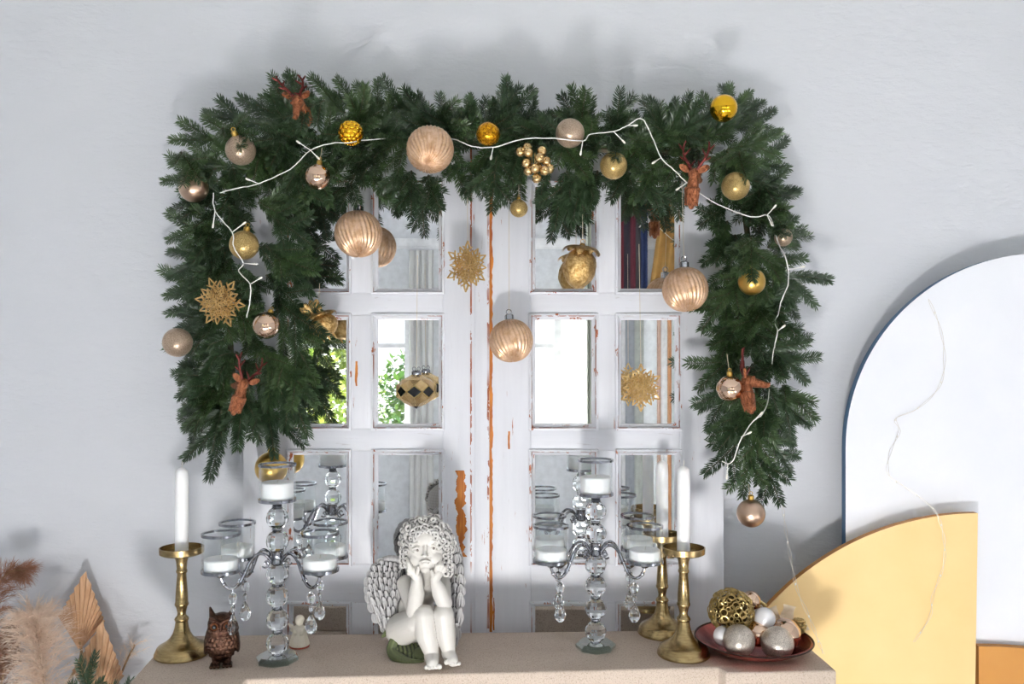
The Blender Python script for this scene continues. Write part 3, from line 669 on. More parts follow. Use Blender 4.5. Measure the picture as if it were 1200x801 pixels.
# gold berry cluster
c = W(627, 192, 1.665); o = empty('berry_cluster', c - Vector((0, 0, .03)), 'cluster of small round gold berries under the light cord', 'ornament')
for i, (a, b, dy) in enumerate([(610, 178, .0), (619, 180, -.008), (635, 177, 0), (617, 192, -.006), (632, 187, -.014), (640, 189, 0), (619, 200, 0), (627, 199, -.012), (638, 201, -.008), (629, 209, -.002), (618, 172, .008), (644, 197, .004), (630, 195, .006)]):
    q = W(a, b, 1.665) + Vector((0, dy, 0)) - o.location; r = .0098
    m_ = MB(); m_.lathe([(0, -r), (r * .45, -r * .9), (r * .8, -r * .6), (r, 0), (r * .85, r * .55), (r * .5, r * .85), (r * .3, r * .9), (r * .22, r * .78), (0, r * .7)], q, 16, 0, Matrix.Rotation(R(75 + 15 * math.sin(i * 5)), 3, 'X') @ Matrix.Rotation(R(25 * math.cos(i * 3)), 3, 'Y'))
    m_.build('berry', M['berry'], o)
m_ = MB()
for i in range(5): m_.tube([(-.01 + .005 * i, .012, .03), (-.012 + .006 * i, .016, .055)], .0012, 5)
m_.build('stalk', M['goldwire'], o)
# snowflakes: three stars of barbed arms, staggered in depth
def snowflake(px, py, y, r, rot, label, tilt=(0, 0), hang=0):
    c = W(px, py, y); o = empty('snowflake_ornament', c, label, 'snowflake', None, (R(tilt[0]), R(rot), R(tilt[1])))
    for li, (rr, a0, dy, th) in enumerate(((r, 0, 0, .0034), (r * .84, 30, -.006, .0031), (r * .62, 12, -.011, .0028))):
        m_ = MB()
        def bar(p, q, w):
            p = Vector((p[0], dy, p[1])); q = Vector((q[0], dy, q[1])); d = (q - p).normalized(); s = d.cross(Vector((0, 1, 0))) * w; h = Vector((0, .0014, 0))
            m_.add([p + s - h, p - s - h, q - s * .5 - h, q + s * .5 - h, p + s + h, p - s + h, q - s * .5 + h, q + s * .5 + h], [(0, 1, 2, 3), (7, 6, 5, 4), (0, 4, 5, 1), (1, 5, 6, 2), (2, 6, 7, 3), (3, 7, 4, 0)])
        for k in range(6):
            a = R(60 * k + a0); ca, sa = math.cos(a), math.sin(a)
            P_ = lambda u, v: (u * ca - v * sa, u * sa + v * ca)
            bar(P_(0, 0), P_(rr * .66, 0), th * .75)
            for sgn in (-1, 1):
                bar(P_(rr * .62, 0), P_(rr * .74, sgn * rr * .10), th * .55); bar(P_(rr * .74, sgn * rr * .10), P_(rr, 0), th * .55)
                bar(P_(rr * .62, 0), P_(rr * .78, sgn * rr * .22), th * .5)
                bar(P_(rr * .40, 0), P_(rr * .62, sgn * rr * .22), th * .55)
                bar(P_(rr * .2, 0), P_(rr * .42, sgn * rr * .20), th * .55); bar(P_(rr * .42, sgn * rr * .2), P_(rr * .62, sgn * rr * .04), th * .4)
        m_.lathe([(0, -.004), (rr * .1, 0), (0, .004)], (0, dy, 0), 10, 0, Matrix.Rotation(PI / 2, 3, 'X'))
        m_.build('star_layer', M['flake_gold'], o, smooth=False)
    if hang:
        m_ = MB(); z = Matrix.Rotation(R(-rot), 3, 'Y'); m_.tube([z @ Vector((0, 0, r * .98)), z @ Vector((0, .01, r + hang))], .0006, 5); m_.build('thread', M['thread'], o)
snowflake(258, 354, 1.645, 31 * 1.645 / F, 8, 'gold snowflake ornament pinned in the green fir garland', (8, -6))
snowflake(547, 312, 1.775, 30 * 1.775 / F, 30, 'gold snowflake hanging over the white stile beside the meeting edge', (5, 38), .10)
snowflake(751, 454, 1.775, 28 * 1.775 / F, 30, 'gold snowflake hanging in front of a mirror pane with its reflection', (0, 14), .25)
# faceted diamond bauble
c = W(488, 458, 1.775); r = .0415; o = empty('christmas_bauble', c - Vector((0, 0, .036)), 'gold faceted bauble with black diamond insets hanging before a mirror pane', 'bauble')
N8 = 8; m_ = MB()
def fp(u, z, rr): a = 2 * PI * u / N8; return Vector((rr * math.cos(a), rr * math.sin(a), .036 + z))
top, up_, mid, lo_, bot = [], [], [], [], []
for k in range(N8):
    a0 = k - .0; A = fp(k, .0125, r * .97); B = fp(k, -.0125, r * .97); E0 = fp(k - .5, 0, r); E1 = fp(k + .5, 0, r)
    T0 = fp(k - .5, .024, r * .74); T1 = fp(k + .5, .024, r * .74); C0 = fp(k, .034, r * .2)
    U0 = fp(k - .5, -.024, r * .64); U1 = fp(k + .5, -.024, r * .64); D0 = Vector((0, 0, .036 - .037))
    cc = fp(k, 0, r * .93); m_.add([A, E1, B, E0, cc], [(0, 1, 4), (1, 2, 4), (2, 3, 4), (3, 0, 4)], 1)
    m_.add([A, T0, E0], [(0, 1, 2)], 0); m_.add([A, E1, T1], [(0, 1, 2)], 0); m_.add([A, T1, T0], [(0, 1, 2)], 0); m_.add([T0, T1, C0], [(0, 1, 2)], 0)
    m_.add([T0, C0, fp(k - 1, .034, r * .2)], [(0, 1, 2)], 0)
    m_.add([B, E0, U0], [(0, 1, 2)], 0); m_.add([B, U1, E1], [(0, 1, 2)], 0); m_.add([B, U0, U1], [(0, 1, 2)], 0); m_.add([U0, D0.lerp(U0, .45), D0.lerp(U1, .45), U1], [(0, 1, 2, 3)], 0); m_.add([D0.lerp(U0, .45), D0, D0.lerp(U1, .45)], [(0, 1, 2)], 1)
bd = m_.build('body', [M['berry'], M['black_gloss']], o, smooth=False)
m_ = MB()
for k in range(N8):
    A = fp(k, .0125, r * .985); B = fp(k, -.0125, r * .985); E0 = fp(k - .5, 0, r * 1.01); E1 = fp(k + .5, 0, r * 1.01)
    for p, q in ((A, E0), (A, E1), (B, E0), (B, E1)): m_.tube([p, q], .0012, 5)
    m_.tube([A, fp(k, .034, r * .22)], .0009, 5); m_.tube([B, fp(k, -.028, r * .4)], .0009, 5)
m_.build('gold_piping', M['goldwire'], o)
m_ = MB(); m_.lathe([(.009, .068), (.0105, .071), (.0105, .076), (.007, .079), (0, .079)], (0, 0, 0), 16)
for s in (-1, 1): m_.tube([Vector((s * .005 + .0035 * math.cos(a), 0, .082 + .004 * math.sin(a))) for a in [2 * PI * i / 12 for i in range(13)]], .0007, 5)
m_.build('cap', M['silver'], o)
m_ = MB(); m_.tube([(0, 0, .084), (0, .02, .32)], .0006, 5); m_.build('thread', M['thread'], o)
# walnut ornaments with leafy crown
def nut(px, py, y, w, h, tilt, label, hang, extra=False):
    c = W(px, py, y); o = empty('nut_ornament', c, label, 'ornament', None, (R(tilt[0]), R(tilt[1]), R(tilt[2])))
    m_ = MB(); n, m = 40, 20; vs_ = []; fs = []
    for j in range(m + 1):
        t = -PI / 2 + PI * j / m
        for k in range(n):
            a = 2 * PI * k / n; q = 1 + .05 * noise.noise(Vector((math.cos(a) * 5, math.sin(a) * 5, t * 2.2))) + .03 * math.sin(9 * a + 2 * math.sin(3 * t))
            if abs(math.sin(a)) < .16 and math.cos(a) > 0: q += .05
            vs_.append((w * q * math.cos(t) * math.cos(a), w * .85 * q * math.cos(t) * math.sin(a), h * (math.sin(t) - (.12 * (1 - math.cos(t)) if t < 0 else 0))))
    for j in range(m):
        for k in range(n): k2 = (k + 1) % n; fs.append((j * n + k, j * n + k2, (j + 1) * n + k2, (j + 1) * n + k))
    m_.add(vs_, fs); m_.build('nut', M['orn_gold'], o, angle=80)
    for k in range(9):
        a = 2 * PI * k / 9 + .2; m_ = MB(); vs_ = []; fs = []; L = h * (.3 if k % 2 else .42)
        for i in range(7):
            t = i / 6; rad = w * (.12 + (.82 if k % 2 else .95) * math.sin(t * PI / 2)) + .004; z = h * 1.07 - L * t * t
            ww = w * .28 * math.sin(PI * (.12 + .86 * t)) * (1 + .4 * (i % 2))
            ca, sa = math.cos(a), math.sin(a)
            for v in (-1, 0, 1): vs_.append((rad * ca - v * ww * sa, (rad * sa + v * ww * ca) * .9, z + (.0025 if v == 0 else 0)))
        for i in range(6):
            for v in (0, 1): fs.append((3 * i + v, 3 * i + v + 1, 3 * i + v + 4, 3 * i + v + 3))
        b = len(vs_); vs_ += [Vector(p) * .955 for p in vs_]; fs += [tuple(b + q for q in reversed(f)) for f in fs]
        m_.add(vs_, fs); m_.build('leaf', M['orn_gold'], o)
    m_ = MB(); m_.ell((0, 0, h * 1.1), (w * .2, w * .2, w * .18), 10, 6); m_.tube([Vector((.005 * math.cos(q), 0, h * 1.1 + w * .25 + .005 * math.sin(q))) for q in [2 * PI * i / 10 for i in range(11)]], .0008, 5)
    m_.build('cap', M['orn_gold'], o)
    if extra:
        for k in range(11):
            m_ = MB(); a = -.9 + .34 * (k % 6); rr = .016 + .012 * (k // 6); c0 = Vector((-.006, -.004 - .004 * (k % 2), h * .7)); dd = Vector((math.sin(a) - .15, -.15 * (k % 3), math.cos(a))).normalized()
            zz = dd; xx_ = Vector((0, 1, 0)).cross(zz).normalized(); m_.ell(c0 + dd * rr, (.0065, .0032, .013), 10, 8, Matrix((xx_, zz.cross(xx_), zz)).transposed()); m_.build('leaf', M['orn_gold'], o)
        for k in range(3):
            m_ = MB(); m_.caps((-.012 + .012 * k, 0, -h * .8), .0035, (-.010 + .013 * k, 0, -h * 1.35), .0015, 7); m_.build('tassel', M['orn_gold'], o)
    if hang:
        m_ = MB(); q = Matrix.Rotation(R(-tilt[1]), 3, 'Y'); m_.tube([Vector((0, 0, h * 1.25)), Vector((0, 0, h * 1.25)) + q @ Vector((0, .01, hang))], .0006, 5); m_.build('thread', M['thread'], o)
nut(679, 313, 1.785, .034, .041, (8, 6, 10), 'gold walnut ornament with a leafy crown hanging before a mirror pane', .06)
nut(379, 381, 1.775, .029, .024, (0, -20, 0), 'gold sculpted ornament with tall leafy crown at the inner edge of the garland', .06, True)

# ------------------------------------------------------------------ copper deer heads
def mesh_of(o): me = o.data; bpy.data.objects.remove(o); return me
def kid(name, me, parent):
    o = bpy.data.objects.new(name, me); COL.objects.link(o); o.parent = parent; return o
m_ = MB()
m_.caps((0, .006, .012), .0140, (0, .004, .040), .0105, 12); m_.caps((0, .005, .012), .0140, (0, .002, -.010), .0055, 12)
m_.ell((0, 0, .052), (.0125, .015, .0125), 16, 10); m_.caps((0, -.006, .050), .0105, (0, -.032, .041), .0062); m_.ell((0, -.036, .041), (.0062, .0045, .0052), 10, 7)
for s in (-1, 1): m_.ell((s * .0088, -.010, .0565), .0034, 8, 6); m_.ell((s * .004, -.0395, .043), .0018, 8, 6)
for k in range(16):
    a = 2 * PI * k / 16; m_.caps((.0125 * math.cos(a), .006 + .0125 * math.sin(a), .024), .003, (.0115 * math.cos(a), .004 + .0105 * math.sin(a), -.003 - .004 * (k % 2)), .0018, 6)
DEER = mesh_of(sculpt(m_, 'head', M['copper_deer'], .0011, 2))
EARS = []
for s in (-1, 1):
    m_ = MB(); q = Matrix.Rotation(R(58 * s), 3, 'Y'); vs_ = []
    for ring, (rx, off) in enumerate(((1, 0), (.62, -.0016))):
        for k in range(12):
            a = 2 * PI * k / 12; u = math.sin(a) * .0085; v = .012 + math.cos(a) * .012; vs_.append(q @ Vector((u * rx * .75, -.001 + (.0022 if ring else 0) - .001, .012 + (v - .012) * rx)) + Vector((s * .009, .006, .056)))
    for k in range(12):
        a = 2 * PI * k / 12; vs_.append(q @ Vector((math.sin(a) * .0063, .003, .012 + math.cos(a) * .012)) + Vector((s * .009, .006, .056)))
    f = [(k, (k + 1) % 12, 12 + (k + 1) % 12, 12 + k) for k in range(12)] + [tuple(12 + k for k in range(12))] + [tuple(24 + k for k in reversed(range(12)))] + [(k, 24 + k, 24 + (k + 1) % 12, (k + 1) % 12) for k in range(12)]
    m_.add(vs_, f); EARS.append(m_.mesh('ear', M['copper_deer']))
def antler(s):
    m_ = MB()
    beam = smooth_path([(s * .006, .004, .060), (s * .013, .006, .072), (s * .022, .008, .086), (s * .025, .006, .100), (s * .023, .002, .114)], 4)
    m_.tube(beam, [.0034 - .0018 * i / (len(beam) - 1) for i in range(len(beam))], 6)
    for p, q in (((.009, .005, .066), (.004, -.006, .078)), ((.016, .007, .077), (.030, .006, .084)), ((.022, .008, .086), (.012, .004, .100)), ((.025, .007, .098), (.035, .006, .108))):
        p = Vector((p[0] * s, p[1], p[2])); q = Vector((q[0] * s, q[1], q[2])); m_.tube([p, p.lerp(q, .5) + Vector((0, 0, -.001)), q], [.0024, .002, .0012], 6)
    return m_.mesh('antler', M['antler'])
ANT = [antler(-1), antler(1)]
for px, py, y, rot, sc, lab in ((359, 142, 1.695, (56, 0, -10), .95, 'copper deer head with burgundy antlers facing out at the top of the garland'),
                               (811, 236, 1.66, (-8, -8, 152), 1.0, 'copper deer head turned away under the cord near the garland corner'),
                               (881, 476, 1.65, (-6, 22, 78), 1.0, 'copper deer head in profile beside the shiny champagne bauble'),
                               (275, 478, 1.655, (-10, -14, -136), .95, 'copper deer head turned away low in the garland above the taper candle')):
    o = empty('deer_ornament', W(px, py, y), lab, 'deer ornament', None, (R(rot[0]), R(rot[1]), R(rot[2]))); o.scale = (sc, sc, sc)
    kid('head', DEER, o); kid('ear', EARS[0], o); kid('ear', EARS[1], o); kid('antler', ANT[0], o); kid('antler', ANT[1], o)

# ------------------------------------------------------------------ light strings
def light_string(name, label, runs, y, r, mat, bulbs, br=.0022, bl=.008):
    o0 = W(runs[0][0][0], runs[0][0][1], y); o = empty(name, o0, label, 'string lights')
    rnd = random.Random(5)
    for run in runs:
        m_ = MB(); pts = smooth_path([W(q[0], q[1], (y if len(q) < 3 else q[2]) + .012 * math.sin(i * 1.7)) - o0 for i, q in enumerate(run)], 5)
        pts = [p + Vector((rnd.uniform(-1, 1), 0, rnd.uniform(-1, 1))) * r * .5 for p in pts]; m_.tube(pts, r, 6); m_.build('cord', mat, o)
    for (a, b, c_, d_) in bulbs:
        p = W(a, b, y) - o0; q = W(c_, d_, y - .004) - o0; m_ = MB(); m_.tube([p, p.lerp(q, .5), q], [r * .8, r * .9, r], 6); m_.build('lead', mat, o)
        d = (q - p).normalized(); m_ = MB(); m_.tube([q, q + d * bl * .7, q + d * bl, q + d * bl * 1.15], [br * .8, br, br * .8, br * .2], 8); m_.build('bulb', M['bulb'], o)
    return o
light_string('fairy_lights', 'white corded string of small lamps woven through the fir garland',
  [[(250, 226), (252, 247), (272, 272), (274, 290), (285, 308), (280, 318), (293, 333), (293, 352), (289, 372)],
   [(258, 226), (275, 221), (303, 215), (340, 198), (364, 176), (388, 168), (411, 167), (430, 164, 1.72), (500, 160, 1.79), (530, 163, 1.70), (542, 167), (556, 172), (580, 172), (612, 163), (650, 162), (683, 165), (692, 157), (719, 154), (735, 147), (752, 139), (764, 160), (775, 185), (790, 199), (805, 214), (830, 233), (850, 243), (880, 254), (899, 252), (906, 262, 1.72), (912, 285, 1.73), (920, 300), (924, 318), (923, 335), (915, 354), (912, 368, 1.75), (908, 376, 1.75), (911, 388), (908, 404), (906, 415, 1.74), (902, 450, 1.78), (900, 470, 1.74), (893, 485), (881, 495), (868, 515), (860, 538), (853, 543), (846, 540)]], 1.640, .00105, M['cord'],
  [(303, 215, 293, 211), (364, 176, 352, 168), (364, 176, 371, 183), (578, 172, 576, 182), (683, 165, 681, 177), (719, 154, 729, 164), (735, 147, 742, 147), (774, 185, 768, 189), (805, 214, 796, 220), (899, 252, 906, 244), (899, 252, 903, 260), (924, 316, 938, 313), (272, 272, 284, 263), (285, 308, 297, 309), (293, 333, 303, 327), (252, 247, 250, 262), (881, 495, 890, 486), (868, 512, 876, 508), (853, 543, 852, 556), (911, 388, 916, 384)])
def wire_string(label, pts, y0, y1):
    n = len(pts); o0 = W(pts[0][0], pts[0][1], y0); o = empty('wire_lights', o0, label, 'string lights'); P0 = [W(q[0], q[1], (y0 + (y1 - y0) * i / (n - 1)) if len(q) < 3 else q[2]) - o0 for i, q in enumerate(pts)]
    sp = smooth_path(P0, 7)
    for sgn in (-1, 1):
        m_ = MB(); m_.tube([p + Vector((sgn * .0026 * math.sin(i * .55), 0, 0)) for i, p in enumerate(sp)], .0004, 5); m_.build('wire', M['wire'], o)
    for i in range(4, len(sp), 8):
        m_ = MB(); m_.ell(sp[i], (.0013, .0013, .0028), 8, 6); m_.build('bulb', M['bulb'], o)
wire_string('thin silver wire lights dangling from the garland tip to the mantel corner', [(917, 592), (920, 615), (925, 645), (934, 690), (948, 722), (958, 748), (965, 766)], 1.72, 1.66)
wire_string('thin silver wire lights hanging down the white arch and yellow panel', [(1088, 350, 1.878), (1101, 382, 1.878), (1107, 418, 1.878), (1101, 452, 1.877), (1076, 478, 1.876), (1050, 490, 1.876), (1054, 505, 1.875), (1043, 530, 1.873), (1041, 555, 1.868), (1060, 570, 1.860), (1080, 584, 1.845), (1095, 598, 1.832), (1103, 615, 1.831), (1107, 640, 1.831), (1105, 665, 1.831), (1093, 698, 1.831), (1090, 722, 1.831), (1071, 752, 1.831)], 1.875, 1.83)

# ------------------------------------------------------------------ brass candlesticks and tapers
def candlestick(px, py, label, clabel, ch, lean=(0, 0), hs=1.0):
    p = GP(px, py); o = empty('candlestick', p, label, 'candlestick')
    m_ = MB(); m_.lathe([(0, 0), (.049, 0), (.0508, .002), (.0505, .006), (.0455, .017), (.043, .0195), (.038, .022), (.030, .027), (.022, .034), (.0165, .043), (.013, .054), (.0115, .066)], (0, 0, 0), 48); m_.build('base', M['brass'], o)
    k = .128 * hs / .128
    m_ = MB(); m_.lathe([(.0085, .064), (.0125, .067), (.0135, .070), (.0125, .073), (.0085, .077), (.0078, .082), (.0105, .094), (.0128, .097), (.0130, .100), (.0118, .103), (.0112, .120), (.0084, .158), (.0104, .161), (.0104, .164), (.0090, .167), (.0105, .182), (.0150, .195)], (0, 0, 0), 32); m_.build('stem', M['brass'], o)
    m_ = MB(); m_.lathe([(0, .193), (.014, .193), (.036, .195), (.041, .198), (.0415, .209), (.0395, .2095), (.0385, .200), (.012, .1985), (0, .1985)], (0, 0, 0), 48); m_.build('drip_pan', M['brass'], o)
    c = empty('taper_candle', p + Vector((0, 0, .1985)), clabel, 'candle', None, (R(lean[0]), R(lean[1]), 0))
    m_ = MB(); m_.lathe([(0, 0), (.0125, 0), (.0125, ch - .03), (.0115, ch - .008), (.006, ch - .002), (0, ch)], (0, 0, 0), 28); m_.build('wax_body', M['wax'], c)
    m_ = MB(); m_.tube([(0, 0, ch - .001), (.001, 0, ch + .006), (.0005, .001, ch + .011)], .0009, 6); m_.build('wick', M['wick'], c)
candlestick(213, 767, 'brass candlestick standing beside the bronze owl', 'white taper candle in the candlestick beside the owl', .165)
candlestick(801, 767, 'brass candlestick standing at the front beside the bowl of baubles', 'white taper candle in the front candlestick beside the bowl', .168)
candlestick(776, 742, 'brass candlestick standing behind the other one, close to the door', 'white taper candle in the rear candlestick close to the door', .163)

# ------------------------------------------------------------------ crystal candelabra
def facet_ball(r, seed=0):
    bm = bmesh.new(); bmesh.ops.create_uvsphere(bm, u_segments=12, v_segments=8, radius=r); m_ = MB(); m_.bm(bm); return m_
BALL = facet_ball(.0215).mesh('crystal_ball', M['crystal'], False)
m_ = MB(); cr = .034; ch_ = .068
m_.lathe([(cr - .0022, .003), (cr - .0022, ch_), (cr, ch_), (cr, .001)], (0, 0, 0), 48); CUP = m_.mesh('glass_cup', M['cup'])
BANDS = []
for z0, z1 in ((-.001, .0045), (ch_ - .002, ch_ + .0025)):
    m_ = MB(); m_.lathe([(cr + .0002, z0), (cr + .0012, z0), (cr + .0012, z1), (cr - .003, z1), (cr - .003, z1 - .001)], (0, 0, 0), 48); BANDS.append(m_.mesh('silver_band', M['silver']))
m_ = MB(); m_.lathe([(0, -.012), (.006, -.011), (.011, -.006), (.020, -.003), (cr, -.001), (cr, .002), (0, .002)], (0, 0, 0), 40); DISH = m_.mesh('cup_base', M['silver'])
def tear(n=8):
    m_ = MB(); m_.lathe([(0, -.040), (.006, -.038), (.0105, -.031), (.0115, -.026), (.0095, -.018), (.005, -.008), (0, 0)], (0, 0, 0), n); return m_.mesh('teardrop', M['crystal'], False)
TEAR = tear()
m_ = MB(); m_.lathe([(0, -.0115), (.006, -.0085), (.0085, 0), (.006, .0085), (0, .0115)], (0, 0, 0), 8, 0); BEAD = m_.mesh('crystal_bead', M['crystal'], False)
def candelabrum(px, py, yaw, label, names):
    p = GP(px, py); o = empty('candelabrum', p, label, 'candelabrum', None, (0, 0, R(yaw)))
    m_ = MB(); m_.lathe([(0, 0), (.038, 0), (.040, .003), (.040, .008), (.034, .013), (0, .013)], (0, 0, 0), 8); m_.build('crystal_base', M['base_glass'], o, smooth=False)
    zs = [.0335, .079, .1235, .165, .2275, .272]
    for z in zs: b = kid('crystal_ball', BALL, o); b.location.z = z
    for z in (.0125, .0562, .1012, .1445, .25, .2925):
        m_ = MB(); m_.lathe([(.0045, z - .003), (.009, z - .003), (.0105, z), (.009, z + .003), (.0045, z + .003)], (0, 0, 0), 20); m_.build('collar', M['silver'], o)
    m_ = MB(); m_.lathe([(.004, .293), (.008, .295), (.006, .300), (.012, .303)], (0, 0, 0), 20); m_.build('cup_stem', M['silver'], o)
    m_ = MB(); m_.lathe([(0, .183), (.010, .183), (.013, .186), (.0115, .190), (.0115, .206), (.014, .210), (.010, .213), (0, .213)], (0, 0, 0), 24); m_.build('hub', M['silver'], o)
    spots = [(R(a), .104) for a in (-30, 30, 150, 210)]
    for ai, (a, rr) in enumerate(spots):
        ca, sa = math.cos(a), math.sin(a); Q = lambda r_, z: Vector((r_ * ca, r_ * sa, z))
        m_ = MB(); path = smooth_path([Q(.012, .192), Q(.022, .204), Q(.036, .207), Q(.050, .196), Q(.060, .176), Q(.070, .158), Q(.083, .150), Q(.096, .156), Q(.104, .172)], 5)
        n = len(path); m_.tube(path, [.0034 - .0010 * abs(i / n - .5) for i in range(n)], 8)
        curl = [Q(.022 + .008 * (1 - i / 14) * math.cos(-.6 - i * .5), .188 + .009 * (1 - i / 14) * math.sin(-.6 - i * .5)) for i in range(13)]; m_.tube(curl, .0019, 6)
        curl = [Q(.069 - .007 * (1 - i / 12) * math.cos(i * .5), .160 + .008 * (1 - i / 12) * math.sin(i * .5)) for i in range(11)]; m_.tube(curl, .0014, 6)
        for r_, z in ((.060, .178), (.099, .160)): m_.ell(Q(r_, z), .0042, 10, 7)
        m_.build('arm', M['silver'], o)
        lx = Q(.083, 0); m_ = MB(); m_.tube([lx + Vector((0, 0, z)) for z in (.149, .140, .112, .094)], .0007, 5); m_.build('pendant_wire', M['silver'], o)
        b = kid('crystal_bead', BEAD, o); b.location = lx + Vector((0, 0, .131))
        b = kid('crystal_bead', BEAD, o); b.location = lx + Vector((0, 0, .111)); b.scale = (.55, .55, .6)
        b = kid('teardrop', TEAR, o); b.location = lx + Vector((0, 0, .1035))
    cups = [(0, 0, .304)] + [(rr * math.cos(a), rr * math.sin(a), .184) for a, rr in spots]
    rz = Matrix.Rotation(R(yaw), 3, 'Z')
    for i, c in enumerate(cups):
        for nm_, me in (('cup_base', DISH), ('glass_cup', CUP), ('silver_band', BANDS[0]), ('silver_band', BANDS[1])): b = kid(nm_, me, o); b.location = c
        v = empty('votive_candle', p + rz @ Vector(c) + Vector((0, 0, .0022)), names[i], 'candle')
        hh = .034 if i == 0 else .022; m_ = MB(); m_.lathe([(0, 0), (.029, 0), (.030, .002), (.030, hh - .002), (.028, hh), (.010, hh - .0015), (0, hh - .002)], (0, 0, 0), 32); m_.build('wax_body', M['wax'], v)
        m_ = MB(); m_.tube([(0, 0, hh - .003), (.001, 0, hh + .005)], .0008, 6); m_.build('wick', M['wick'], v)
def mk(px, py, yaw, label, w):
    nm_ = ['white candle in the top glass cup of the candelabrum ' + w] + ['white candle in the %s glass cup of the candelabrum %s' % (q, w) for q in ('front arm, statue-side' if 'owl' in w else 'front arm, candlestick-side', 'rear arm, statue-side' if 'owl' in w else 'rear arm, candlestick-side', 'rear arm, wall-side' if 'owl' in w else 'rear arm, statue-side', 'front arm, owl-side' if 'owl' in w else 'front arm, statue-side')]
    candelabrum(px, py, yaw, label, nm_)
mk(325, 774, 2, 'five-cup crystal ball candelabrum with silver arms beside the owl', 'by the owl')
mk(698, 759, -1, 'five-cup crystal ball candelabrum with silver arms near the brass candlesticks', 'by the candlesticks')

# ------------------------------------------------------------------ bowl of baubles
BC = Vector((.2825 * 1.67, 1.668, MZ)); o = empty('bowl', BC, 'shallow copper-red metal bowl holding baubles at the mantel corner', 'bowl')
br = .112
m_ = MB(); m_.lathe([(0, .004), (.05, .005), (.085, .012), (br - .004, .026), (br - .001, .0285), (br - .005, .0295), (.083, .0155), (.05, .0085), (0, .0075)], (0, 0, 0), 64); m_.build('dish', M['bowl'], o)
m_ = MB(); m_.tube([(br * math.cos(a), br * math.sin(a), .0288) for a in [2 * PI * i / 64 for i in range(65)]], .0017, 6); m_.build('rim', M['bowl_rim'], o)
m_ = MB(); m_.lathe([(0, 0), (.046, 0), (.05, .003), (.05, .006), (0, .006)], (0, 0, 0), 40); m_.build('foot', M['bowl'], o)
def bb(px, py, rpx, y, mat, label, tilt=(0, 0, 0), cap=False): return bauble(px, py, rpx, y, M[mat], label, 'baubles in the copper bowl', tilt=tilt, cap=cap)
bb(866, 750, 18.5, 1.605, 'silver_glit', 'silver glitter bauble in the bowl beside the candlestick base', (60, 150, 0))
bb(911, 753, 19, 1.605, 'silver_glit', 'silver glitter bauble at the front of the bowl by the shiny ring bauble', (40, -150, 0))
bb(848, 745, 12, 1.64, 'pearl', 'pearl bauble peeping out behind the silver glitter one under the gold wire ball', (150, 0, 0))
bb(888, 742, 15, 1.645, 'rose_gold', 'mirror-shiny champagne bauble between the two silver glitter ones', (150, 0, 0))
bb(896, 724, 12.5, 1.65, 'pearl', 'white pearl bauble on top of the heap in the bowl', (120, 40, 0))
bb(920, 742, 18, 1.66, 'rose_gold', 'shiny rose gold bauble behind the front silver one at the bowl edge', (-70, 40, 0), True)
bb(880, 703, 11, 1.69, 'rose_gold', 'shiny rose gold bauble at the back of the heap behind the gold wire ball', (100, 0, 0))
# gold wire ball of small coils
gc = W(857, 716, 1.665); gr = 27 * 1.665 / F; o = empty('wire_ball', gc - Vector((0, 0, gr)), 'openwork ball of small gold wire coils resting in the bowl', 'ornament')
m_ = MB(); m_.ell((0, 0, gr), gr * .74, 24, 14); m_.build('core', M['core_dark'], o)
m_ = MB(); rnd = random.Random(4)
for i in range(170):
    z = 1 - 2 * (i + .5) / 170; a = i * 2.39996; n_ = Vector((math.sqrt(1 - z * z) * math.cos(a), math.sqrt(1 - z * z) * math.sin(a), z)); n_ = (n_ + Vector((rnd.uniform(-.08, .08), rnd.uniform(-.08, .08), rnd.uniform(-.08, .08)))).normalized(); d, s, u = frame(n_)
    big = i % 3 == 0; tl = rnd.uniform(-.25, .25); s = (s + n_ * tl).normalized()
    for j in range(2 if big else 1):
        q = (.0066 if big else .0042) * rnd.uniform(.9, 1.1); cc = Vector((0, 0, gr)) + n_ * gr * ((.90 + .06 * j) if big else .93)
        m_.tube([cc + (s * math.cos(t_) + u * math.sin(t_)) * q for t_ in [2 * PI * k / 12 for k in range(13)]], .0011, 6, cap=False)
c_ = m_.build('coils', M['goldwire'], o); c_['kind'] = 'stuff'
# ribbon and small berries
p = W(916, 722, 1.70); o = empty('ribbon_bow', p - Vector((0, 0, .02)), 'cream foil ribbon bow tucked in the bowl against the yellow panel', 'ribbon')
for k, (dx, dz, rot) in enumerate(((-.012, .022, -20), (.008, .026, 15), (.022, .004, 60), (-.002, .006, 0))):
    m_ = MB(); q = Matrix.Rotation(R(rot), 3, 'Y'); vs_ = []; n = 8
    for side in (0, .0008):
        for i in range(n + 1):
            t = i / n; vs_ += [q @ Vector((-.010 - .004 * t + side, .006 * math.sin(t * 6) + side, .032 * t)) + Vector((dx, 0, dz - .015)), q @ Vector((.010 + .004 * t + side, -.006 * math.sin(t * 5 + 1) + side, .032 * t + .002 * (i % 2))) + Vector((dx, 0, dz - .015))]
    fs = [(2 * i, 2 * i + 1, 2 * i + 3, 2 * i + 2) for i in range(n)] + [(2 * (n + 1) + 2 * i, 2 * (n + 1) + 2 * i + 2, 2 * (n + 1) + 2 * i + 3, 2 * (n + 1) + 2 * i + 1) for i in range(n)]
    m_.add(vs_, fs); m_.build('ribbon_loop', M['cream_foil'], o, angle=60)
p = W(892, 709, 1.70); o = empty('berry_sprig', p - Vector((0, 0, .012)), 'tiny gold berry sprig at the back of the bowl', 'ornament')
for k in range(6): m_ = MB(); m_.ell((.008 * math.cos(k * 1.3), .006 * math.sin(k * 1.3), .012 + .004 * math.sin(k * 2.1)), .0042, 10, 7); m_.build('berry', M['goldwire'], o)
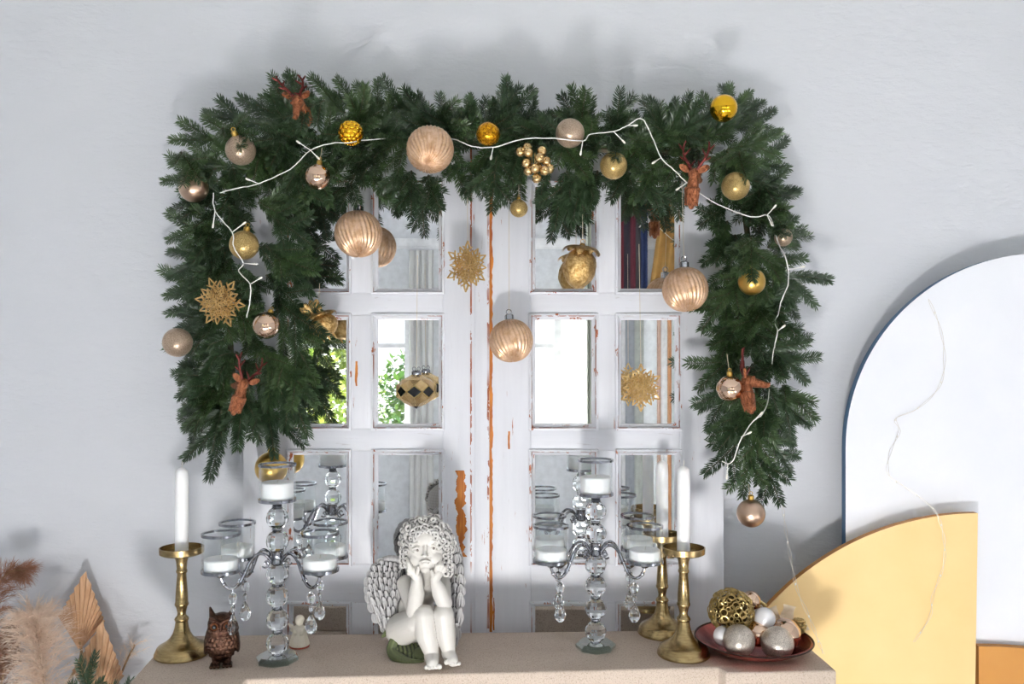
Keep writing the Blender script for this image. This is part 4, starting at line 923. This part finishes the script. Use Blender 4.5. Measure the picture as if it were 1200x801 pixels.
m_ = MB(); m_.tube([(0, 0, .01), (.01, -.01, -.01), (.012, -.02, -.026)], .001, 5); m_.build('stalk', M['goldwire'], o)
p = W(936, 734, 1.70); o = empty('gold_cone', p - Vector((0, 0, .018)), 'small gold glitter cone lying at the bowl edge beside the ribbon', 'ornament')
m_ = MB()
for j in range(6):
    for k in range(7):
        a = 2 * PI * (k + .5 * (j % 2)) / 7; rr = .012 * math.sin(PI * (j + 1) / 7.5); m_.ell((rr * math.cos(a), rr * math.sin(a), .004 + .0055 * j), (.0045, .0045, .003), 7, 5)
m_.build('scales', M['gold_glit'], o); m_ = MB(); m_.ell((0, 0, .018), (.008, .008, .017), 10, 7); m_.build('core', M['goldwire'], o)

# ------------------------------------------------------------------ cherub statue: seated child, chin on both hands, elbows on knees
CH = Vector(((492 - 600) * 1.62 / F, 1.64, MZ)); cher = empty('cherub_statue', CH, 'ivory resin cherub statue sitting with chin in hands, grey-washed wings and curls', 'statue')
DY = .014
def Q(px, py, y): return W(px, py, y) + Vector((0, DY, 0)) - CH
K = .0016
b = MB()
def cap_(p, r1, q, r2): b.caps(Q(*p), r1 * K, Q(*q), r2 * K, 22 if max(r1, r2) > 5 else 10)
def ball_(p, r):
    r = r if hasattr(r, '__len__') else (r, r, r); b.ell(Q(*p), tuple(x * K for x in r), 32, 20)
ball_((482, 738, 1.660), (25, 22, 19)); ball_((487, 714, 1.655), (22, 18, 20)); ball_((494, 694, 1.648), (23, 16, 17)); cap_((496, 684, 1.640), 9, (498, 668, 1.615), 9)
# arms
cap_((474, 686, 1.642), 10.5, (484, 717, 1.590), 9); cap_((484, 717, 1.590), 9.5, (487, 698, 1.585), 9.5); cap_((487, 698, 1.585), 9.5, (488, 680, 1.582), 6)
cap_((517, 686, 1.642), 10.5, (520, 709, 1.590), 9); cap_((520, 709, 1.590), 9.5, (515, 697, 1.585), 9.5); cap_((515, 697, 1.585), 9.5, (509, 683, 1.580), 6)
# hands: palm, four curled fingers along the jaw and a thumb
cap_((487, 677, 1.580), 6, (482, 670, 1.578), 6)
for i, (a, c) in enumerate(((476, 660), (475.5, 664), (476, 668), (478, 672))):
    cap_((481 - i * .3, 667 + 2.3 * i, 1.572), 2.4, (477.5, c + 2, 1.571), 2.2); cap_((477.5, c + 2, 1.571), 2.2, (a, c - 3, 1.578), 1.8)
cap_((488, 674, 1.573), 2.6, (489, 667, 1.566), 2.2)
cap_((509, 680, 1.580), 6, (513, 673, 1.580), 6)
for i in range(4):
    bx, by = 510 + 3.0 * i, 669.5 - (1.2 if i in (1, 2) else 0) + .6 * i; hh_ = (8, 10, 9.5, 7)[i]
    cap_((bx, by, 1.573), 2.3, (bx + .6 + .5 * i, by - hh_ * .5, 1.571), 2.1); cap_((bx + .6 + .5 * i, by - hh_ * .5, 1.571), 2.1, (bx + 1.4 + .7 * i, by - hh_, 1.577), 1.6)
cap_((506.5, 677, 1.573), 2.5, (505, 671, 1.568), 2.0)
# legs and feet
cap_((470, 740, 1.640), 20, (488, 731, 1.600), 16); cap_((488, 731, 1.600), 16, (496, 724, 1.583), 12.5); cap_((496, 724, 1.583), 13, (499, 745, 1.583), 13.5); cap_((499, 745, 1.583), 13.5, (505, 768, 1.578), 8.5)
cap_((505, 771, 1.578), 9, (506, 780, 1.556), 7)
cap_((500, 740, 1.640), 18, (514, 731, 1.600), 14.5); cap_((514, 731, 1.600), 14.5, (519, 723, 1.585), 12); cap_((519, 723, 1.585), 12.5, (521, 744, 1.586), 12.5); cap_((521, 744, 1.586), 12.5, (525, 764, 1.582), 8)
cap_((525, 768, 1.582), 8.5, (530, 777, 1.562), 6.5)
for i in range(5):
    ball_((498.5 + 3.9 * i, 785.5 - abs(i - 1) * .5, 1.5465 + .0016 * abs(i - 1.5)), 3.3 if i == 4 else 2.6); ball_((522.5 + 3.7 * i, 781 - abs(i - 3) * .8, 1.554 + .002 * abs(i - 2)), 3.2 if i == 0 else 2.5)
# head with face
ball_((498, 644, 1.603), (24, 22, 26)); ball_((498, 631, 1.594), (20, 18, 14)); ball_((487.5, 656, 1.588), (9.5, 11.5, 10)); ball_((508.5, 654.5, 1.588), (9.5, 11.5, 10)); ball_((498, 667, 1.583), (7.5, 8.5, 6)); ball_((498, 657, 1.588), (16, 13, 13)); ball_((498, 650, 1.593), (20, 15, 18))
cap_((497.6, 641, 1.5695), 2.4, (497.2, 648, 1.5655), 2.4); cap_((497.2, 648, 1.5655), 2.4, (497, 652.5, 1.5595), 2.3); ball_((494.2, 653.2, 1.5640), 1.6); ball_((499.8, 653, 1.5640), 1.6)
cap_((491.5, 659.8, 1.5675), 1.1, (495.5, 658.6, 1.5645), 1.4); cap_((495.5, 658.6, 1.5645), 1.4, (499, 658.6, 1.5645), 1.4); cap_((499, 658.6, 1.5645), 1.4, (502.5, 659.5, 1.567), 1.1); cap_((494.5, 662.0, 1.5655), 1.5, (500, 661.8, 1.5655), 1.5)
for s, ex in ((-1, 488), (1, 507)):
    ey = 646.8 - .12 * (ex - 488); ball_((ex, ey, 1.5745), (3.6, 3.2, 2.6)); cap_((ex - 5, ey - 2.2, 1.5735), 1.3, (ex, ey - 3.9, 1.5705), 1.5); cap_((ex, ey - 3.9, 1.5705), 1.5, (ex + 5, ey - 2.2, 1.5735), 1.3); cap_((ex - 4.5, ey + 2.4, 1.5735), 1.1, (ex, ey + 3.2, 1.5725), 1.2); cap_((ex, ey + 3.2, 1.5725), 1.2, (ex + 4.5, ey + 2.4, 1.5735), 1.1)
    cap_((ex - 6, ey - 7.5, 1.5705), 1.3, (ex, ey - 9, 1.5680), 1.4); cap_((ex, ey - 9, 1.5680), 1.4, (ex + 6, ey - 7.5, 1.5715), 1.3)
# drapery round the hips
for i in range(6): cap_((466 + 5 * i, 752 - i, 1.652), 6, (470 + 5 * i, 762, 1.645), 5)
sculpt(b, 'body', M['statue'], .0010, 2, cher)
for s, ex in ((-1, 488), (1, 507)):
    ey = 646.8 - .12 * (ex - 488); m_ = MB(); m_.ell(Q(ex + .4, ey - .2, 1.5700), (1.5 * K, 1.0 * K, 1.5 * K), 12, 8); m_.build('pupil', M['statue_shade'], cher)
# curls
b = MB(); rnd = random.Random(8); hc = (498, 641, 1.606)
ball_((499, 637, 1.622), (28, 25, 27)); ball_((499, 654, 1.632), (25, 15, 20))
def lock(a, r0, r1, y0, y1, w, rad, curl=1):
    pts = []
    for i in range(15):
        t = i / 14; rr = r0 + (r1 - r0) * t; aa = a + w * math.sin(t * PI * 1.5)
        pts.append(Q(hc[0] + 1 + rr * math.cos(aa), hc[1] - 3 - rr * math.sin(aa) * 1.02, y0 + (y1 - y0) * t * t - .010 * math.sin(PI * t)))
    if curl:
        cw = rnd.uniform(.28, .52); e = pts[-1]; q = 1 if w > 0 else -1; rad_ = Vector((math.cos(a), 0, math.sin(a))); tan_ = Vector((-math.sin(a), 0, math.cos(a))) * q; R0 = rnd.uniform(2.4, 4.2) * K
        for i in range(1, 9):
            t = i * cw; R1 = R0 * (1 - .05 * i); pts.append(e + tan_ * (R1 * (1 - math.cos(t))) + rad_ * (R1 * math.sin(t) * .9) + Vector((0, -.0006 * i, 0)))
    n = len(pts)
    for i in range(n - 1): b.caps(pts[i], rad * K * (1 - .5 * i / n), pts[i + 1], rad * K * (1 - .5 * (i + 1) / n), 8)
for i in range(30): lock(R(-40 + 260 * i / 29), 4, 26 + rnd.uniform(-3.5, 3), 1.592, 1.592 + rnd.uniform(-.006, .010), (.3 if i % 3 else -.28) + rnd.uniform(-.1, .1), 2.9)
for i in range(15): lock(R(14 + 158 * i / 14), 7, 19.5 + rnd.uniform(-2, 2), 1.583, 1.578, (.34 if i % 2 else -.34), 2.5)
for i in range(22): lock(R(-55 + 290 * i / 21), 20, 30.5 + rnd.uniform(-2, 2), 1.600, 1.608, (.3 if i % 2 else -.3), 3.2)
for i in range(7):
    for sx, a0 in ((-1, 475), (1, 522)):
        c = 640 + 5.2 * i
        if sx < 0 and c > 664 or c > 675: continue
        for j in range(2):
            a = a0 + (4 * j - 1 + rnd.uniform(-1, 1)) * sx; yy_ = 1.590 + .004 * j; pr = None
            for k in range(10):
                t = k * .72; R1 = 4.2 - .33 * k; q = Q(a + sx * R1 * math.sin(t), c + R1 * (1 - math.cos(t)), yy_ - .0005 * k)
                if pr is not None: b.caps(pr, (2.2 - .09 * k) * K, q, (2.2 - .09 * (k + 1)) * K, 8)
                pr = q
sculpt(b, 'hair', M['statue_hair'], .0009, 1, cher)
# wings made of overlapping feathers
def wing(rows, tipx, tipy, y_in, y_out, x_in, x_out, ridge, name='wing'):
    b_ = MB(); rnd = random.Random(int(x_out))
    for ri, (v, u0, u1, n, ln, wd) in enumerate(rows):
        for k in range(n):
            t = (k + .5) / n + rnd.uniform(-.04, .04); u = u0 + (u1 - u0) * t; yy_ = y_in + (y_out - y_in) * (u - x_in) / (x_out - x_in) - .0018 * (len(rows) - ri)
            d = Vector((tipx - u, 0, -(tipy - v) - 20)).normalized(); z = -d; xx_ = Vector((0, 1, 0)).cross(z).normalized(); mm = Matrix((xx_, Vector((0, 1, 0)), z)).transposed() @ Matrix.Rotation(rnd.uniform(.10, .22), 3, 'X')
            c = Q(u, v + rnd.uniform(-1.5, 1.5), yy_)
            b_.ell(c + d * ln * .35 * K, (wd * .5 * K, 1.9 * K, ln * .5 * K), 9, 8, mm)
            b_.tube([c - Vector((0, 2.0 * K, 0)), c + d * ln * .7 * K - Vector((0, 2.2 * K, 0))], .7 * K, 4)
    pts = smooth_path([Q(a, c, y) for a, c, y in ridge], 4); n_ = len(pts)
    for i in range(n_ - 1): b_.caps(pts[i], (1.5 + 3 * math.sin(PI * (i + .5) / n_)) * K, pts[i + 1], (1.5 + 3 * math.sin(PI * (i + .5) / n_)) * K, 8)
    for (v, u0, u1, n, ln, wd) in rows:      # web behind the feathers
        for k in range(6):
            u = u0 + 3 + (u1 - u0 - 6) * k / 5; b_.ell(Q(u, v + ln * .3, y_in + (y_out - y_in) * (u - x_in) / (x_out - x_in) + .001), (6 * K, 2 * K, 8 * K), 10, 8)
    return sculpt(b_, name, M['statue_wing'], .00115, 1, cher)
rowsL = [(728, 446, 462, 3, 30, 8), (716, 436, 464, 4, 32, 8), (705, 431, 466, 5, 26, 8), (696, 428, 469, 6, 19, 8), (688, 427, 470, 6, 16, 7.5), (680, 427, 471, 7, 14, 7), (673, 430, 471, 7, 12, 6.5), (666, 434, 471, 6, 11, 6.5), (660, 442, 471, 5, 9, 6)]
wing(rowsL, 455, 745, 1.668, 1.646, 470, 425, [(427, 686, 1.655), (432, 674, 1.657), (442, 662, 1.66), (458, 656, 1.664), (474, 664, 1.668), (478, 690, 1.672)])
rowsR = [(735, 524, 538, 2, 34, 9), (716, 524, 541, 3, 32, 9), (700, 522, 542, 3, 24, 9), (688, 518, 543, 4, 20, 9), (677, 514, 543, 4, 18, 9), (665, 510, 541, 5, 16, 9), (653, 505, 538, 5, 14, 8), (642, 500, 535, 5, 12, 8), (634, 495, 530, 5, 11, 7)]
wing(rowsR, 532, 758, 1.690, 1.668, 500, 543, [(480, 660, 1.695), (492, 636, 1.695), (510, 624, 1.69), (526, 632, 1.685), (538, 650, 1.68), (542, 680, 1.675)])
# green curled leaf under him
b = MB()
pt = [(447, 748, 1.640), (456, 742, 1.63), (461, 752, 1.622), (458, 765, 1.615), (466, 774, 1.605), (480, 779, 1.598), (494, 779, 1.60)]
pp = smooth_path([Q(*p) for p in pt], 4); n = len(pp)
for i in range(n - 1): b.caps(pp[i], (2 + 5 * math.sin(PI * i / n)) * K, pp[i + 1], (2 + 5 * math.sin(PI * (i + 1) / n)) * K, 8)
ball_((474, 766, 1.634), (20, 13, 9)); ball_((490, 769, 1.624), (13, 11, 8))
for i in range(7):
    p0 = Q(458 + 5.5 * i, 748 + 2 * i, 1.632); p1 = Q(464 + 5 * i, 764 + 1.6 * i, 1.612); p2 = Q(462 + 5.2 * i, 776 + .8 * i, 1.610)
    qq = smooth_path([p0, p1, p2], 4)
    for k in range(len(qq) - 1): b.caps(qq[k], 2.5 * K, qq[k + 1], 2.4 * K, 8)
for v in b.v:
    if v.z < .001: v.z = .001
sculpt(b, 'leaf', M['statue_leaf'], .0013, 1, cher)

# ------------------------------------------------------------------ bronze owl
p = GP(260, 778); o = empty('owl_figurine', p, 'small bronze owl figurine standing between candlestick and candelabrum', 'figurine', None, (0, 0, R(14)))
b = MB(); b.ell((0, 0, .041), (.0265, .024, .037), 20, 14); b.ell((0, -.003, .078), (.0255, .022, .021), 20, 12); b.ell((0, -.006, .066), (.024, .021, .018), 16, 10)
for s in (-1, 1):
    b.caps((s * .016, .0, .090), .007, (s * .021, .003, .107), .0022); b.ell((s * .0255, .004, .046), (.0065, .017, .027), 12, 10, Matrix.Rotation(R(-8 * s), 3, 'Y'))
    for k in range(3): b.caps((s * .011 + (k - 1) * .0055, -.008, .0045), .0036, (s * .011 + (k - 1) * .0068, -.023, .0034), .0030, 8)
    b.caps((s * .011, -.004, .02), .008, (s * .011, -.008, .006), .006)
    for k in range(10):
        a0 = R(36 * k); b.ell((s * .0115 + .0098 * math.cos(a0), -.0215 - .001, .078 + .0098 * math.sin(a0)), .0026, 7, 5)
b.caps((-.018, -.018, .092), .004, (0, -.024, .084), .0035); b.caps((.018, -.018, .092), .004, (0, -.024, .084), .0035)
b.caps((0, -.024, .080), .0036, (0, -.0275, .072), .0018)
for j in range(6):
    for k in range(9):
        a0 = R(-90 + (k - 4) * 17 + (8 if j % 2 else 0)); z = .022 + .0075 * j; rr = math.sqrt(max(.05, 1 - ((z - .044) / .034) ** 2)); b.ell((.0268 * rr * math.cos(a0), .0245 * rr * math.sin(a0), z), (.0044, .0028, .0052), 7, 6)
b.caps((0, .02, .02), .009, (0, .03, .004), .006)
for v in b.v:
    if v.z < .0005: v.z = .0005
sculpt(b, 'body', M['bronze'], .0010, 1, o)
for s in (-1, 1):
    m_ = MB(); m_.ell((s * .0115, -.0215, .078), (.0078, .005, .0078), 16, 10); e = m_.build('eye', M['amber_eye'], o); m_ = MB(); m_.ell((s * .0115, -.0248, .078), (.0048, .003, .0048), 12, 8); m_.build('pupil', M['black_gloss'], e)
# ------------------------------------------------------------------ tiny cream angel
p = GP(351, 757); o = empty('angel_figurine', p, 'tiny cream ceramic angel figurine behind the candelabrum base', 'figurine')
b = MB(); b.lathe([(0, .002), (.0185, .002), (.0185, .010), (.014, .026), (.010, .040), (.006, .044), (0, .044)], (0, 0, 0), 20); b.ell((0, -.001, .051), (.0085, .0085, .0095), 14, 10); b.ell((0, .002, .054), (.0092, .008, .0085), 14, 10)
for s in (-1, 1):
    b.caps((s * .009, 0, .037), .0045, (s * .006, -.012, .030), .0035, 8); b.caps((s * .012, .004, .034), .005, (s * .023, .008, .042), .0022, 8); b.caps((s * .012, .004, .030), .004, (s * .019, .008, .030), .0022, 8)
for k in range(9): a0 = 2 * PI * k / 9; b.caps((.0105 * math.cos(a0), .0105 * math.sin(a0), .035), .0018, (.0185 * math.cos(a0), .0185 * math.sin(a0), .006), .0022, 6)
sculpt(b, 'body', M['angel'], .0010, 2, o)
m_ = MB(); m_.lathe([(0, 0), (.0195, 0), (.0195, .003), (0, .003)], (0, 0, 0), 24); m_.build('base', M['red_base'], o)

# ------------------------------------------------------------------ dried arrangement in a floor vase
VX, VY = -1.04, 1.79
vz = empty('floor_vase', (VX, VY, 0), 'tall pale ceramic floor vase below the dried plumes', 'vase')
m_ = MB(); m_.lathe([(0, 0), (.09, 0), (.12, .05), (.15, .25), (.13, .45), (.085, .60), (.075, .66), (.09, .70), (.082, .70), (.066, .66), (.07, .60), (0, .58)], (0, 0, 0), 40); m_.build('body', M['vase'], vz)
def plume(path, wid, n, hl, mat, label, seed, droop=.5):
    pts = smooth_path(path, 8); o = empty('pampas_plume', pts[0], label, 'dried grass'); o0 = pts[0]; rnd = random.Random(seed); N = len(pts)
    st = [Vector((VX, VY, .585)) - o0, Vector((VX, VY, .75)) + (pts[0] - Vector((VX, VY, .75))) * .35 - o0, Vector((0, 0, 0))]
    m_ = MB(); m_.tube(smooth_path(st, 6) + [p - o0 for p in pts[1:]], .0022, 6); m_.build('stem', M['stem'], o)
    m_ = MB()
    for i in range(n):
        t = (i + rnd.random()) / n; k = min(N - 2, int(t * (N - 1))); p = pts[k].lerp(pts[k + 1], t * (N - 1) - k) - o0; ax = (pts[k + 1] - pts[k]).normalized()
        d, s, u = frame(ax); a = rnd.uniform(0, 2 * PI); side = s * math.cos(a) + u * math.sin(a); L = hl * rnd.uniform(.6, 1.15) * (.5 + .5 * math.sin(PI * min(1, .25 + t * .7)))
        v = (ax * rnd.uniform(.35, 1.0) + side * wid * rnd.uniform(.3, 1.3)).normalized(); q = p
        for j in range(9):
            v = (v + (Vector((0, 0, -droop)) + side * .1) * .09 + Vector((rnd.uniform(-1, 1), rnd.uniform(-1, 1), rnd.uniform(-1, 1))) * .07).normalized(); q2 = q + v * L / 9
            w = v.cross(Vector((rnd.uniform(-1, 1), rnd.uniform(-1, 1), .3))).normalized() * .0005; m_.add([q - w, q + w, q2 + w, q2 - w], [(0, 1, 2, 3)])
            for _ in range(4):
                e = (v * rnd.uniform(.5, 1.2) + Vector((rnd.uniform(-1, 1), rnd.uniform(-1, 1), rnd.uniform(-1, .8))) * .75).normalized() * rnd.uniform(.012, .026); bq = q.lerp(q2, rnd.random()); w2 = w * .62
                m_.add([bq - w2, bq + w2, bq + e * .6 + w2 * .8, bq + e + Vector((0, 0, -.003)), bq + e * .6 - w2 * .8], [(0, 1, 2, 4), (4, 2, 3)])
            q = q2
    f = m_.build('feathery_head', mat, o, smooth=False); f['kind'] = 'stuff'
plume([W(-30, 850, 1.84), W(-14, 760, 1.84), W(-6, 700, 1.84), W(8, 672, 1.84), W(30, 668, 1.84)], .7, 170, .045, M['pampas_brown'], 'brown feathery pampas plume arching above the pale one', 1, .6)
plume([W(62, 880, 1.80), W(52, 800, 1.80), W(44, 750, 1.80), W(40, 722, 1.80)], 1.0, 460, .085, M['pampas_pale'], 'pale cream fluffy pampas plume in front of the dried palm leaves', 2, .5)
plume([W(120, 850, 1.90), W(138, 800, 1.90), W(148, 775, 1.90), W(158, 755, 1.90)], .6, 16, .05, M['pampas_pale'], 'sparse wispy grass plume beside the stone mantel corner', 3, .2)
plume([W(-10, 850, 1.87), W(2, 800, 1.87), W(4, 770, 1.87), W(-4, 748, 1.87)], .6, 90, .045, M['pampas_brown'], 'dark brown plume low behind the cream pampas', 6, .6)
def palm(base, tip, w, npl, mat, label, y):
    """pleated fan leaf cut to a spear outline"""
    B_ = W(*base, y); T_ = W(*tip, y); o = empty('palm_spear', B_, label, 'dried leaf'); ax = (T_ - B_); L = ax.length; ax.normalize(); sd = ax.cross(Vector((0, 1, 0))).normalized()
    hw = w * y / F / 2; n = npl * 2; rim = []
    def lim(a):  # distance from base to a rhombic outline along angle a
        ca, sa = math.cos(a), abs(math.sin(a)); zk = .40 * L
        r1 = L / (ca + sa * (L - zk) / hw); den = ca - sa * zk / hw
        r2 = 1e9 if True else 0
        return r1
    A = math.atan2(hw, .40 * L)
    for side in (0, 1):
        pass
    for k in range(npl):
        a0 = -A + 2 * A * k / npl; a1 = -A + 2 * A * (k + 1) / npl; am = (a0 + a1) / 2; m_ = MB(); vs_ = []
        for th in (0, .0009):
            for i in range(5):
                t = .04 + .96 * i / 4
                for a, dep in ((a0, .0), (am, -.009 * t), (a1, .0)):
                    r_ = lim(a) * t * (1.0 if a != am else 1.02); vs_.append(ax * r_ * math.cos(a) + sd * r_ * math.sin(a) + Vector((0, dep + th, 0)))
        fs = []
        for i in range(4):
            for q in (0, 1):
                a = 3 * i + q; fs.append((a, a + 1, a + 4, a + 3)); fs.append((15 + a, 15 + a + 3, 15 + a + 4, 15 + a + 1))
        fs += [(12, 13, 28, 27), (13, 14, 29, 28)]
        m_.add(vs_, fs); m_.build('pleat', mat, o, smooth=False)
    st = [Vector((VX, VY, .585)) - B_, (Vector((VX, VY, .75)) - B_) * .6, -ax * .03, ax * .02]
    m_ = MB(); m_.tube(smooth_path(st, 6), .0028, 6); m_.build('stalk', M['stem'], o)
palm((93, 762), (101, 669), 54, 14, M['palm'], 'tan pleated palm spear standing behind the other, upper of the two', 1.91)
palm((112, 830), (121, 727), 60, 14, M['palm'], 'tan pleated palm spear lower in front beside the fir sprig', 1.87)
palm((-8, 800), (22, 716), 46, 7, M['palm_dark'], 'brown shaded palm leaf behind the pampas plumes', 1.90)
def loose_fir(base, tip, y, label):
    B_ = W(*base, y); T_ = W(*tip, y); o = empty('fir_sprig', B_, label, 'fir sprig'); d = (T_ - B_); L = d.length; d.normalize(); yv = Vector((0, 1, 0)); yv = (yv - d * yv.dot(d)).normalized(); m3 = Matrix((d, yv, d.cross(yv))).transposed()
    s = kid('needles', SPR[1][1], o); s.rotation_euler = m3.to_euler(); k = L / LENS[1]; s.scale = (k, .75, .75)
    m_ = MB(); m_.tube(smooth_path([Vector((VX, VY, .585)) - B_, (Vector((VX, VY, .75)) - B_) * .6, Vector((0, 0, 0))], 6), .002, 6); m_.build('stalk', M['twig'], o)
loose_fir((92, 840), (112, 766), 1.80, 'short green fir sprig in front of the lower palm spear')
loose_fir((128, 870), (152, 797), 1.80, 'green fir sprig tip beside the mantel corner')
